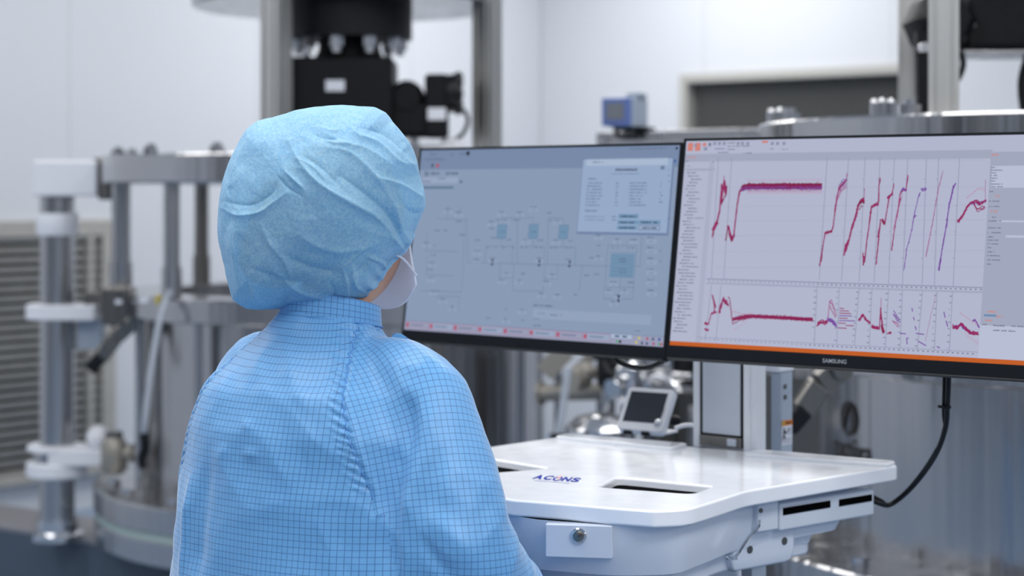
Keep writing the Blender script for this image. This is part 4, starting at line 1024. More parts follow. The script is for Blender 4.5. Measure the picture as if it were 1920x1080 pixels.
for pts, w, c, L in ((top_, .0100, 'tr_red', 5),):
    P = [s.pt(*p) for p in pts]
    for (x0, z0_), (x1, z1_) in zip(P, P[1:]): s.pol([(x0, z0_ - .0042), (x1, z1_ - .0042), (x1, z1_ + .0042), (x0, z0_ + .0042)], c, L)
band([(u, v + 2.6) for u, v in top_], .0045, 'tr_violet', 5.6, 5, .0011, .0007)
band([(u, v - 3) for u, v in top_], .0030, 'tr_dark', 5.6, 5, .0011, .0010)
band(top_, .0075, 'tr_dark', 5.7, 5, .0007, .0012)
band([(u, v + 6.5) for u, v in top_[1:]], .003, 'tr_rose', 4, 3, .0006, .0005); band([(u, v + 11) for u, v in top_[1:]], .003, 'tr_pink', 4, 3, .0005, .0006); band([(u, v - 11) for u, v in top_[1:]], .0025, 'tr_pink', 4, 2, .0005, .0004)
crv([(1537, 498), (1541, 475), (1547, 437), (1559, 434), (1562, 425), (1567, 385), (1573, 352), (1580, 345), (1587, 338)], .0015, n=4); crv([(1549, 435), (1558, 434.5)], .0022, 'tr_dark', n=2); crv([(1573, 352), (1580, 344), (1587, 340)], .001, 'tr_violet', n=4, sp=.0025); crv([(1587, 340), (1588, 326)], .001, 'tr_rose', n=2); crv([(1539, 492), (1541, 478)], .0022, 'tr_dark', n=2)
crv([(1568, 370), (1578, 353), (1587, 345)], .0007, 'tr_rose', n=5, sp=.004)
crv([(1583, 478), (1586, 462), (1591, 452), (1596, 432), (1600, 421), (1606, 400), (1609, 385), (1613, 377), (1620, 374)], .0019, n=5, sp=.0013); crv([(1610, 386), (1615, 377), (1620, 380)], .0012, 'tr_dark', n=7, sp=.0025); crv([(1585, 470), (1591, 452)], .0034, n=2); crv([(1620, 374), (1621, 355)], .001, 'tr_rose', n=2)
crv([(1618, 475), (1619, 492), (1621, 490), (1626, 450), (1630, 420), (1634, 388), (1641, 384), (1647, 380), (1648, 350), (1650, 335)], .0015, n=3); crv([(1619, 495), (1619.5, 480)], .0022, 'tr_dark', n=2); crv([(1634, 388), (1647, 382)], .0022, n=2)
crv([(1643, 495), (1647, 450), (1651, 412), (1655, 412), (1659, 418), (1662, 400), (1667, 372), (1673, 362), (1676, 345)], .0013, n=3); crv([(1654, 412), (1659, 419)], .0028, 'tr_dark', n=2); crv([(1646, 445), (1650, 425)], .0022, n=2); crv([(1664, 372), (1673, 364)], .0026, n=2)
crv([(1672, 470), (1676, 440), (1682, 405), (1688, 365), (1692, 356), (1698, 358), (1702, 330)], .0012, 'tr_red', n=2); crv([(1690, 360), (1694, 354), (1699, 357)], .0024, 'tr_violet', n=2); crv([(1676, 430), (1684, 400), (1690, 370)], .0009, 'tr_rose', n=4, sp=.002)
crv([(1695, 505), (1700, 470), (1708, 440), (1714, 408), (1722, 368)], .0010, 'tr_violet', n=2); crv([(1714, 409), (1717, 405)], .0022, 'tr_violet', n=1); crv([(1728, 355), (1736, 354)], .002, 'tr_violet', n=2); crv([(1722, 368), (1726, 360)], .002, 'tr_violet', n=1)
crv([(1736, 480), (1748, 420), (1758, 360), (1768, 320)], .0008, 'tr_rose', n=2)
crv([(1761, 505), (1766, 470), (1775, 420), (1780, 385), (1788, 350), (1792, 345)], .0014, 'tr_violet', n=3); crv([(1761, 505), (1764, 485)], .0022, 'tr_violet', n=2)
crv([(1796, 417), (1804, 408), (1812, 390), (1820, 382), (1829, 378), (1838, 383), (1848, 377)], .0015, n=5, sp=.0016); crv([(1826, 380), (1832, 393), (1847, 389)], .0012, 'tr_red', n=3); crv([(1818, 382), (1830, 380), (1848, 377)], .0012, 'tr_violet', n=2); crv([(1812, 370), (1836, 352), (1848, 356)], .0006, 'tr_pink', n=2); crv([(1848, 377), (1849, 335)], .0008, 'tr_rose', n=1)
# lower curves
crv([(1322, 606), (1328, 607)], .003, n=2); crv([(1322, 617), (1328, 618)], .003, n=2); crv([(1329, 606), (1334, 586), (1340, 586), (1339, 570), (1336, 552), (1342, 576)], .0013, n=3); crv([(1335, 586), (1343, 584)], .0022, n=2)
crv([(1349, 585), (1352, 570), (1356, 560), (1360, 567), (1364, 567)], .002, n=5, sp=.0016); crv([(1365, 558), (1368, 560), (1372, 595), (1374, 607)], .0012, n=2); crv([(1357, 560), (1366, 572)], .0024, 'tr_dark', n=2)
low = [(1374, 599), (1388, 595.5), (1404, 593), (1424, 593.5), (1454, 595), (1490, 597), (1524, 599.5)]
P = [s.pt(*p) for p in low]
for k, ((x0, z0_), (x1, z1_)) in enumerate(zip(P, P[1:])): s.pol([(x0, z0_ - .0024), (x1, z1_ - .0027), (x1, z1_ + .0027), (x0, z0_ + .0020)], 'tr_red', 5)
band(low, .0055, 'tr_red', 5.5, 6, .0008, .0007); band(low, .003, 'tr_dark', 5.6, 3, .0009, .0006)
crv([(1374, 608), (1388, 601), (1410, 595)], .001, n=2); crv([(1374, 585), (1395, 590), (1420, 591)], .0006, 'tr_pink', n=2); crv([(1376, 620), (1400, 604)], .0006, 'tr_pink', n=1)
crv([(1532, 608), (1540, 604), (1548, 605), (1551, 603)], .0018, n=5, sp=.0014); crv([(1551, 607), (1556, 566), (1558, 565), (1568, 590)], .0011, 'tr_rose', n=3); crv([(1552, 597), (1560, 600), (1568, 610)], .0016, 'tr_violet', n=5, sp=.0015); crv([(1556, 577), (1567, 597)], .0007, 'tr_rose', n=3, sp=.002)
for k in range(9):
    v = 578 + k * 4.6; s.line([(1575 - k * .4 + (0 if k < 6 else 14 * (k % 2)), v), (1575 + (7, 16, 20, 22, 14, 28, 10, 26, 12)[k], v + .8)], .0014, 'tr_red' if k not in (3, 5) else 'tr_violet', 5)
crv([(1611, 600), (1618, 590), (1624, 600), (1631, 605)], .002, n=4, sp=.0014); crv([(1614, 598), (1618, 588)], .0012, n=2); crv([(1635, 613), (1647, 615)], .002, n=4, sp=.0014); crv([(1649, 616), (1651, 575), (1653, 600), (1657, 622)], .0014, n=3); crv([(1653, 610), (1657, 623)], .0028, 'tr_dark', n=2); crv([(1652, 575), (1652.5, 560)], .0008, 'tr_rose', n=2)
crv([(1663, 625), (1671, 625)], .002, n=2); crv([(1675, 588), (1684, 602), (1687, 604)], .0012, 'tr_violet', n=3, sp=.0016); crv([(1674, 600), (1685, 610)], .0009, 'tr_rose', n=4, sp=.002)
for (a1, b1), (a2, b2_) in (((1688, 625), (1698, 626)), ((1700, 634), (1703, 634)), ((1710, 578), (1711, 584)), ((1713, 595), (1714, 600)), ((1716, 612), (1718, 618)), ((1718, 625), (1732, 627)), ((1722, 640), (1736, 648)), ((1757, 650), (1762, 652)), ((1770, 585), (1772, 595)), ((1774, 602), (1777, 612)), ((1700, 636), (1701, 645))):
    s.line([(a1, b1), (a2, b2_)], .0016, 'tr_violet', 5)
crv([(1736, 640), (1745, 590), (1755, 550)], .0006, 'tr_rose', n=1)
crv([(1786, 612), (1796, 614), (1802, 606), (1812, 618), (1820, 624), (1834, 625)], .0017, n=5, sp=.0016); crv([(1788, 612), (1800, 610), (1814, 620)], .0013, 'tr_violet', n=2); crv([(1824, 600), (1828, 599), (1836, 613)], .0016, 'tr_violet', n=2); crv([(1800, 585), (1836, 610)], .0005, 'tr_pink', n=2); crv([(1810, 625), (1834, 645)], .0005, 'tr_pink', n=2)
s.build(MR_)
# ---- cables from the right monitor to the cart
def cable(name, pts, r, label): tag(MB().tube(pts, r, 12).build(name, 'black_plastic'), label, 'cable')
cable('cable', [at(1779, 690, 2.83), at(1778, 720, 2.83), at(1776, 760, 2.84), at(1773, 800, 2.86), at(1758, 845, 2.9), at(1733, 885, 2.95), at(1706, 917, 2.98), at(1682, 938, 3.0), at(1665, 947, 3.0), at(1650, 944, 2.99), at(1636, 938, 2.99)], .0042,
      'thicker black cable looping from right monitor to cart side')
cable('cable', [at(1771, 690, 2.84), at(1770, 730, 2.84), at(1769, 775, 2.85), at(1771, 812, 2.87), at(1752, 850, 2.905), at(1727, 888, 2.955), at(1700, 920, 2.985), at(1676, 941, 3.005), at(1664, 948, 3.005), at(1655, 940, 2.995), at(1636, 930, 2.99)], .0027,
      'thinner black cable running along the thicker one to the cart')
mb = MB(); p = at(1774, 763, 2.842); mb.lathe([(.0078, -.002), (.0078, .002)], p, (0, 0, 1), 16); mb.bar(p + Vector((-.006, 0, 0)), p + Vector((-.0125, 0, .001)), .004, .004)
tag(mb.build('cable_tie', 'black_plastic'), 'black cable tie around the two hanging cables', 'cable tie')
# ================================================================== the person at the cart
TH = .66
PX, PY = -.245, 2.5
ex, ey = ew(TH), ed(TH)
person = thing('person', 'person in blue gridded gown, light blue cap and white mask, seen from behind', 'person', (PX, PY, 0), -TH)
Mp = Matrix.Translation((PX, PY, 0)) @ Matrix.Rotation(-TH, 4, 'Z'); Mpi = Mp.inverted()
def ring(cx, cy, z, rx, ry, n=40, e=2.0, tilt=(0, 0)):
    out = []
    for k in range(n):
        a = 2 * PI * k / n; c, s_ = math.cos(a), math.sin(a)
        x = rx * math.copysign(abs(c) ** (2 / e), c); y = ry * math.copysign(abs(s_) ** (2 / e), s_)
        out.append(Vector((cx + x, cy + y, z + tilt[0] * x + tilt[1] * y)))
    return out
def solid(rings): mb = MB(); mb.loft(rings); return mb
def merge(parts):
    bm = bmesh.new()
    for p in parts:
        bmesh.ops.recalc_face_normals(p.bm, faces=p.bm.faces)
        me = bpy.data.meshes.new('t'); p.bm.to_mesh(me); p.bm.free(); bm.from_mesh(me); bpy.data.meshes.remove(me)
    me = bpy.data.meshes.new('m'); bm.to_mesh(me); bm.free(); return me
def fuse(parts, voxel, smooth, fac=.5, sub=0):
    """union of overlapping solids as one continuous skin"""
    o = bpy.data.objects.new('fuse_tmp', merge(parts)); COL.objects.link(o)
    r = o.modifiers.new('r', 'REMESH'); r.mode = 'VOXEL'; r.voxel_size = voxel
    if smooth:
        m = o.modifiers.new('s', 'SMOOTH'); m.factor = fac; m.iterations = smooth
    if sub:
        m = o.modifiers.new('u', 'SUBSURF'); m.levels = sub; m.render_levels = sub
    me = evaluated(o); bpy.data.objects.remove(o); return me
def limb(pts, rad, n=24, sub=6):
    P = spline([Vector(p) for p in pts], sub); RR = []
    m = len(rad)
    for i in range(len(P)):
        t = i / (len(P) - 1) * (m - 1); k = min(int(t), m - 2); RR.append(rad[k] + (rad[k + 1] - rad[k]) * (t - k))
    mb = MB(); mb.tube(P, RR, n, sub=1); return mb
# joints, in the person's own frame (x to their right, y forward)
SH_R, EL_R, WR_R = Vector((.160, .0, 1.262)), Vector((.226, -.004, 1.035)), Vector((.178, .235, .875))
SH_L, EL_L, WR_L = Vector((-.150, .015, 1.262)), Vector((-.19, .09, 1.03)), Vector((-.13, .27, .88))
HC = Vector((.0, .03, 1.455))              # head centre
# ---------------- body: one skin of head, neck, trunk, arms with hands and legs
def head_solid():
    rings = []
    for i in range(1, 26):
        t = PI * i / 26; zz = -math.cos(t); r = math.sin(t)
        down = max(0., -zz); up = max(0., zz)
        rx = .076 * r * (1 - .12 * down ** 1.2); ryf = .092 * r * (1 - .06 * down); ryb = .098 * r * (1 - .42 * down ** 1.1)
        rg = []
        for k in range(36):
            a = 2 * PI * k / 36; x = rx * math.cos(a); y = math.sin(a)
            y = ryf * y + .012 * down if y > 0 else ryb * y + .012 * down
            p = Vector((x, y, zz * .112))
            if y > 0:                                           # nose, brow, lips
                g = math.exp(-(x / .011) ** 2)
                p.y += .022 * g * math.exp(-((zz + .16) / .17) ** 2) + .006 * math.exp(-(x / .04) ** 2) * math.exp(-((zz - .18) / .1) ** 2) + .006 * math.exp(-(x / .022) ** 2) * math.exp(-((zz + .5) / .09) ** 2) + .006 * g * math.exp(-((zz + .82) / .15) ** 2)
                for sx in (-1, 1): p.y -= .008 * math.exp(-((x - sx * .031) / .014) ** 2) * math.exp(-((zz - .04) / .1) ** 2)
            rg.append(HC + p)
        rings.append(rg)
    return solid(rings)
def ear(sx):
    mb = MB(); c = HC + Vector((sx * .073, -.008, .0))
    mb.sphere(c, .03, 14); mb.bm.transform(Matrix.Translation(c) @ Matrix.Diagonal((.28, .62, 1.05, 1)) @ Matrix.Translation(-c)); return mb
def hand(wr, sx, yaw=0):
    """palm down on the keyboard tray, fingers slightly bent"""
    parts = []
    M = Matrix.Translation(wr) @ Matrix.Rotation(yaw, 4, 'Z') @ Matrix.Rotation(R(-14), 4, 'X')
    def lm(pts, r): parts.append(limb([M @ Vector(p) for p in pts], r, 12, 5))
    parts.append(solid([[M @ Vector((x * w, y_, z * h - .004)) for x, z in [(math.cos(2 * PI * k / 16), math.sin(2 * PI * k / 16)) for k in range(16)]] for y_, w, h in ((-.02, .024, .019), (.01, .03, .017), (.045, .039, .015), (.08, .041, .013), (.09, .036, .01))]))
    for x, L_, sp_ in ((-.030, .060, -.1), (-.010, .074, -.03), (.011, .070, .03), (.031, .054, .12)):
        x0 = x * sx * -1; s_ = sp_ * -sx
        lm([(x0, .075, -.003), (x0 + s_ * L_ * .45, .085 + L_ * .42, .002), (x0 + s_ * L_ * .8, .085 + L_ * .8, -.010), (x0 + s_ * L_, .085 + L_, -.026)], [.0098, .009, .0082, .007])
    lm([(-.022 * sx, .01, -.004), (-.045 * sx, .035, -.010), (-.058 * sx, .062, -.016), (-.056 * sx, .088, -.024)], [.013, .0115, .0095, .008])
    return parts
parts = [head_solid(), ear(-1), ear(1),
    limb([(0, .0, 1.28), (0, .012, 1.36), (0, .022, 1.42)], [.052, .047, .048]),
    solid([ring(0, 0, .80, .15, .10), ring(0, 0, .9, .155, .1), ring(0, -.005, 1.0, .13, .085), ring(0, -.01, 1.15, .145, .095), ring(0, -.01, 1.22, .125, .075), ring(0, -.01, 1.27, .08, .055), ring(0, -.005, 1.31, .045, .045)])]
for sx, sh, el, wr in ((1, SH_R, EL_R, WR_R), (-1, SH_L, EL_L, WR_L)):
    parts += [limb([(sx * .06, -.005, 1.25), sh + Vector((-sx * .01, 0, -.035)), sh.lerp(el, .5), el, el.lerp(wr, .5), wr, wr + (wr - el).normalized() * .03], [.035, .04, .042, .036, .036, .027, .025])]
    parts += hand(wr + Vector((0, .0, -.012)), sx, R(8) * sx)
    parts += [limb([(sx * .08, 0, .86), (sx * .088, .0, .65), (sx * .09, .012, .46), (sx * .09, -.005, .25), (sx * .09, -.015, .08)], [.085, .07, .052, .048, .036])]
    parts += [limb([(sx * .09, -.04, .035), (sx * .092, .05, .035), (sx * .098, .15, .028)], [.036, .037, .026])]
me = fuse(parts, .0055, 4)
body = link_mesh('body', me, 'skin', person, angle=180)
for sx in (-1, 1):
    mb = MB(); mb.sphere(HC + Vector((sx * .031, .080, .005)), .0125, 14); mb.build('eye', 'eye_white', person)
    mb = MB(); mb.sphere(HC + Vector((sx * .031, .0875, .005)), .0066, 12); mb.build('iris', 'hair_dark', person)
# ---------------- hair under the cap, gathered at the back
hp = []
mb = MB(); mb.sphere(HC + Vector((0, -.012, .018)), .089, 28, sz=1.12); hp.append(mb)
mb = MB(); mb.sphere(HC + Vector((-.01, -.085, .01)), .062, 24); hp.append(mb)
mb = MB(); mb.sphere(HC + Vector((-.055, -.075, -.035)), .05, 24); hp.append(mb)
me = fuse(hp, .006, 6)
link_mesh('hair', me, 'hair_dark', person, angle=180)

# ---------------- gown: trunk and raglan sleeves as one cloth, then split along the seams
g_parts = [solid([ring(0, .0, .42, .27, .2, e=2.3), ring(0, .0, .62, .255, .19, e=2.3), ring(0, .0, .82, .25, .18, e=2.3), ring(0, -.008, .98, .234, .162, e=2.3), ring(0, -.014, 1.10, .212, .148, e=2.3),
    ring(0, -.018, 1.19, .192, .136, e=2.3), ring(0, -.02, 1.24, .172, .12, e=2.2), ring(0, -.016, 1.28, .132, .096, tilt=(0, .05)), ring(0, -.006, 1.312, .086, .076, tilt=(0, .02)), ring(0, .0, 1.334, .067, .064, tilt=(0, -.05)), ring(0, .003, 1.346, .059, .058, tilt=(0, -.1))])]
def sleeve_pts(sx, sh, el, wr):
    return [Vector((sx * .05, .0, 1.28)), Vector((sx * .105, .0, 1.262)), sh + Vector((0, 0, -.028)), sh.lerp(el, .5), el, el.lerp(wr, .45), wr - (wr - el) * .06]
SPR, SPL = sleeve_pts(1, SH_R, EL_R, WR_R), sleeve_pts(-1, SH_L, EL_L, WR_L)
g_parts.append(limb(SPR, [.03, .052, .064, .071, .0765, .066, .052], 32, 8))
g_parts.append(limb(SPL, [.03, .052, .062, .068, .072, .062, .05], 32, 8))
me = fuse(g_parts, .0065, 9, .5, 1)
n = len(me.vertices)
co_ = np.empty(n * 3); me.vertices.foreach_get('co', co_); co_ = co_.reshape(-1, 3)
no_ = np.empty(n * 3); me.vertices.foreach_get('normal', no_); no_ = no_.reshape(-1, 3)
def axis_curve(P):
    C = spline(P, 12); A = np.array([tuple(c) for c in C]); d = np.r_[0, np.cumsum(np.linalg.norm(np.diff(A, axis=0), axis=1))]; return A, d
AXR, AXL = axis_curve(SPR), axis_curve(SPL)
def arm_param(co, AX):
    A, d = AX
    best = np.full(len(co), 9.); s = np.zeros(len(co)); ang = np.zeros(len(co))
    for i in range(len(A) - 1):
        a, b = A[i], A[i + 1]; ab = b - a; L2 = ab @ ab
        t = np.clip(((co - a) @ ab) / L2, 0, 1); q = a + t[:, None] * ab; dist = np.linalg.norm(co - q, axis=1)
        m = dist < best; best[m] = dist[m]; s[m] = d[i] + t[m] * math.sqrt(L2)
        ab_ = ab / math.sqrt(L2); yv = np.array([0, -1., 0]); yv -= ab_ * (yv @ ab_); yv /= np.linalg.norm(yv); xv = np.cross(yv, ab_)
        r = co - q; ang[m] = np.arctan2((r @ xv)[m], (r @ yv)[m])
    return best, s, ang
dR_, sR_, aR_ = arm_param(co_, AXR); dL_, sL_, aL_ = arm_param(co_, AXL)
ed_ = np.empty(len(me.edges) * 2, int); me.edges.foreach_get('vertices', ed_); ed_ = ed_.reshape(-1, 2)
deg = np.bincount(ed_.ravel(), minlength=n).astype(float)
def relax(f, it):
    for _ in range(it):
        g = np.bincount(ed_[:, 0], f[ed_[:, 1]], n) + np.bincount(ed_[:, 1], f[ed_[:, 0]], n); f = .5 * f + .5 * g / deg
    return f
def relax_arm(s, a): return relax(s, 220), np.arctan2(relax(np.sin(a), 160), relax(np.cos(a), 160))
sR_s, aR_s = relax_arm(sR_, aR_); sL_s, aL_s = relax_arm(sL_, aL_)
# raglan seam lines: from the collar to under the arm, the back one seen in the photo
def seam_x(z): return np.interp(z, [1.02, 1.10, 1.125, 1.16, 1.20, 1.24, 1.28, 1.315, 1.34], [.178, .176, .172, .158, .142, .124, .102, .078, .062])
def is_sleeve(co, sx, dd, ss):
    x = co[:, 0] * sx
    return ((x > seam_x(co[:, 2])) & (co[:, 2] > 1.10)) | ((co[:, 2] <= 1.10) & (dd < .088) & (x > .13 + (.0 if sx > 0 else -.09)) & ((co[:, 1] > (.09 if sx < 0 else -9)) | (x > seam_x(co[:, 2]) - .03)))
def fold(co, centre, direction, width, length):
    """height of a soft ridge along a straight line in the person's frame"""
    c = np.array(centre); d = np.array(direction, float); d /= np.linalg.norm(d)
    r = co - c; t = r @ d; q = np.linalg.norm(r - t[:, None] * d, axis=1)
    return np.exp(-(q / width) ** 2) * np.exp(-(t / length) ** 4)
def loc(u, v, Y): return np.array(Mpi @ at(u, v, Y))
def pfold(u0, v0_, u1, v1_, Y, width, h):
    a, b = loc(u0, v0_, Y), loc(u1, v1_, Y); return h * fold(co_, (a + b) / 2, b - a, width, np.linalg.norm(b - a) * .55)
disp = np.zeros(n)
for i in range(n):
    p = Vector(co_[i])
    disp[i] = .0055 * noise.noise(Vector((p.x * 9, p.y * 9, p.z * 6))) + .0026 * (1 - abs(noise.noise(Vector((p.x * 10 + 9, p.y * 10, p.z * 15 + p.x * 9)))) * 2.4) + .0016 * noise.noise(Vector((p.x * 24 + 5, p.y * 24, p.z * 16))) + .0008 * noise.noise(Vector((p.x * 55 + 5, p.y * 55, p.z * 40)))
YB = 2.36
for f_ in ((350, 900, 330, 1080, 2.45, .012, .006), (385, 880, 372, 1080, 2.42, .016, -.004), (520, 900, 690, 820, 2.37, .010, .0035), (600, 955, 690, 850, 2.36, .006, -.003), (690, 980, 700, 1090, 2.36, .014, .006), (728, 900, 720, 1120, 2.35, .022, -.014), (752, 880, 744, 1110, 2.33, .008, -.010), (778, 890, 770, 1110, 2.31, .014, .008),
           (420, 780, 470, 800, 2.38, .006, .002), (450, 850, 560, 860, 2.37, .007, .0025), (395, 862, 430, 842, 2.4, .008, .0018), (480, 700, 560, 690, 2.38, .012, .002), (560, 740, 640, 790, 2.36, .010, .0025), (600, 780, 650, 850, 2.36, .006, .0025),
           (765, 740, 772, 850, 2.33, .012, -.007), (800, 720, 790, 900, 2.31, .014, .005), (850, 760, 830, 960, 2.30, .012, .003), (905, 760, 940, 880, 2.33, .010, .006), (880, 760, 925, 890, 2.31, .007, -.004), (900, 930, 955, 900, 2.29, .006, .004),
           (860, 950, 955, 945, 2.28, .007, -.004), (800, 960, 880, 1040, 2.28, .014, .004), (790, 1010, 840, 1080, 2.28, .010, -.004), (930, 960, 965, 1000, 2.30, .008, .004), (830, 860, 930, 830, 2.30, .008, .0022), (720, 660, 800, 700, 2.36, .012, .002)):
    disp += pfold(*f_[:6], f_[6] * 1.5)
# gathered little tucks on the trunk side of the back seams
for sx in (1, -1):
    x = co_[:, 0] * sx; dxs = seam_x(co_[:, 2]) - x
    w = np.exp(-((dxs - .006) / .009) ** 2) * (dxs > -.004) * (co_[:, 1] < .02) * (co_[:, 2] > 1.13) * (co_[:, 2] < 1.33)
    disp += w * .0019 * np.sin((co_[:, 2] - dxs * .55) * 2 * PI / .0115 + 1.5 * np.sin(co_[:, 2] * 90)) - .0022 * np.exp(-(dxs / .0022) ** 2) * (co_[:, 1] < .03) * (co_[:, 2] > 1.10) + .0016 * np.exp(-((dxs + .004) / .0035) ** 2) * (co_[:, 2] > 1.10)
co2 = co_ + no_ * disp[:, None]
me.vertices.foreach_set('co', co2.ravel())
isR, isL = is_sleeve(co_, 1, dR_, sR_), is_sleeve(co_, -1, dL_, sL_)
nf = len(me.polygons)
fv = [tuple(p.vertices) for p in me.polygons]
cls = np.array([2 if np.mean(isR[list(f)]) > .5 else (3 if np.mean(isL[list(f)]) > .5 else 1) for f in fv])
# metre-scaled cloth coordinates for the woven grid
ta = np.arctan2(co_[:, 0], -(co_[:, 1] + .015)); uvT = np.stack([ta * np.interp(co_[:, 2], [.9, 1.1, 1.24, 1.34], [.19, .178, .15, .10]), co_[:, 2]], 1)
def arm_uv(s, a, sx, tw): 
    u, v = a * .074, s
    c, s_ = math.cos(tw), math.sin(tw)
    return np.stack([u * c - v * s_, u * s_ + v * c], 1)
uvR, uvL = arm_uv(sR_s, aR_s, 1, R(-22)), arm_uv(sL_s, aL_s, -1, R(22))
nrm_all = None
def piece(k, uv, name, ang=None, turn=0):
    ids = np.where(cls == k)[0]
    used = sorted({v for i in ids for v in fv[i]}); mp = {v: i for i, v in enumerate(used)}; used = np.array(used)
    m2 = bpy.data.meshes.new(name); m2.from_pydata([tuple(co2[v]) for v in used], [], [[mp[v] for v in fv[i]] for i in ids])
    ul = m2.uv_layers.new(name='cloth')
    data = np.empty((len(m2.loops), 2)); lv = np.empty(len(m2.loops), int); m2.loops.foreach_get('vertex_index', lv)
    data[:] = uv[used][lv]
    for p in m2.polygons:                                  # no wrap-around inside a face
        q = data[p.loop_start:p.loop_start + p.loop_total]
        for c_ in (0, 1):
            if q[:, c_].max() - q[:, c_].min() > .15: q[:, c_] = q[0, c_]
    ul.data.foreach_set('uv', data.ravel())
    o = link_mesh(name, m2, 'gown_cloth', person, angle=180)
    if ang is not None:                                    # cut the sleeve along its front and lay it flat
        fa = [ang[used[list(p.vertices)]].mean() if np.ptp(ang[used[list(p.vertices)]]) < 2 else PI for p in m2.polygons]
        ef = {}
        for p in m2.polygons:
            for e in p.edge_keys: ef.setdefault(e, []).append(p.index)
        for e in m2.edges:
            f = ef.get(tuple(sorted(e.vertices)), [])
            if len(f) == 2 and max(fa[f[0]], fa[f[1]]) > 1.5 and min(fa[f[0]], fa[f[1]]) < -1.5: e.use_seam = True
        bpy.context.view_layer.objects.active = o
        for q in bpy.context.selected_objects: q.select_set(False)
        o.select_set(True); bpy.ops.object.mode_set(mode='EDIT'); bpy.ops.mesh.select_all(action='SELECT')
        bpy.ops.uv.unwrap(method='MINIMUM_STRETCH', iterations=20, correct_aspect=False); bpy.ops.object.mode_set(mode='OBJECT'); o.select_set(False)
        m2 = o.data; d = np.empty(len(m2.loops) * 2); m2.uv_layers[0].data.foreach_get('uv', d); d = d.reshape(-1, 2)
        # true scale, and the grid turned to the way the cloth runs at the shoulder
        A3 = A2 = 0.; ref = []
        for p in m2.polygons:
            q = d[p.loop_start:p.loop_start + p.loop_total]; x, y = q[:, 0], q[:, 1]
            A2 += abs(.5 * (x @ np.roll(y, -1) - y @ np.roll(x, -1))); A3 += p.area
        d *= math.sqrt(A3 / max(A2, 1e-12))
        sv = turn['s'][used][lv]; m = np.abs(ang[used][lv]) < 1.2
        G = np.linalg.lstsq(np.c_[d[m] - d[m].mean(0), np.ones(m.sum())], sv[m] - sv[m].mean(), rcond=None)[0][:2]
        th = math.atan2(G[1], G[0]) - turn['a']; c, s_ = math.cos(-th), math.sin(-th)
        d = np.stack([d[:, 0] * c - d[:, 1] * s_, d[:, 0] * s_ + d[:, 1] * c], 1)
        m2.uv_layers[0].data.foreach_set('uv', d.ravel())
    return o
# woven static-dissipative cloth with a dark thread grid
m = mat('gown_cloth', (106, 168, 221), .44, spec=.5, Sheen_Weight=.4, Sheen_Roughness=.4)
def gridnodes(m, pitch=.0082, lw=.085):
    uvn = nd(m, 'ShaderNodeUVMap'); sp = nd(m, 'ShaderNodeSeparateXYZ'); lk(m, uvn.outputs[0], sp.inputs[0])
    outs = []
    for ax in (0, 1):
        a = nd(m, 'ShaderNodeMath', operation='DIVIDE'); a.inputs[1].default_value = pitch * (1 if ax == 0 else 1.0); lk(m, sp.outputs[ax], a.inputs[0])
        f = nd(m, 'ShaderNodeMath', operation='FRACT'); lk(m, a.outputs[0], f.inputs[0])
        c = nd(m, 'ShaderNodeMath', operation='LESS_THAN'); c.inputs[1].default_value = lw; lk(m, f.outputs[0], c.inputs[0]); outs.append(c)
    mx = nd(m, 'ShaderNodeMath', operation='MAXIMUM'); lk(m, outs[0].outputs[0], mx.inputs[0]); lk(m, outs[1].outputs[0], mx.inputs[1])
    b = bsdf(m); col = b.inputs['Base Color'].default_value[:]
    mix = nd(m, 'ShaderNodeMix', data_type='RGBA'); mix.inputs[6].default_value = col; mix.inputs[7].default_value = (*srgb((34, 80, 146)), 1)
    sc = nd(m, 'ShaderNodeMath', operation='MULTIPLY'); sc.inputs[1].default_value = .8; lk(m, mx.outputs[0], sc.inputs[0])
    lk(m, sc.outputs[0], mix.inputs[0]); lk(m, mix.outputs[2], b.inputs['Base Color'])
    # fine weave and crumple
    nz = nd(m, 'ShaderNodeTexNoise'); nz.inputs['Scale'].default_value = 60; nz.inputs['Detail'].default_value = 5
    tc = nd(m, 'ShaderNodeTexCoord'); lk(m, tc.outputs['Object'], nz.inputs['Vector'])
    bp = nd(m, 'ShaderNodeBump'); bp.inputs['Strength'].default_value = .35; bp.inputs['Distance'].default_value = .002
    lk(m, nz.outputs[0], bp.inputs['Height']); lk(m, bp.outputs[0], b.inputs['Normal'])
gridnodes(m)
piece(1, uvT, 'gown_body'); piece(2, uvR, 'sleeve', aR_s, dict(s=sR_s, a=R(22))); piece(3, uvL, 'sleeve', aL_s, dict(s=sL_s, a=R(-22)))
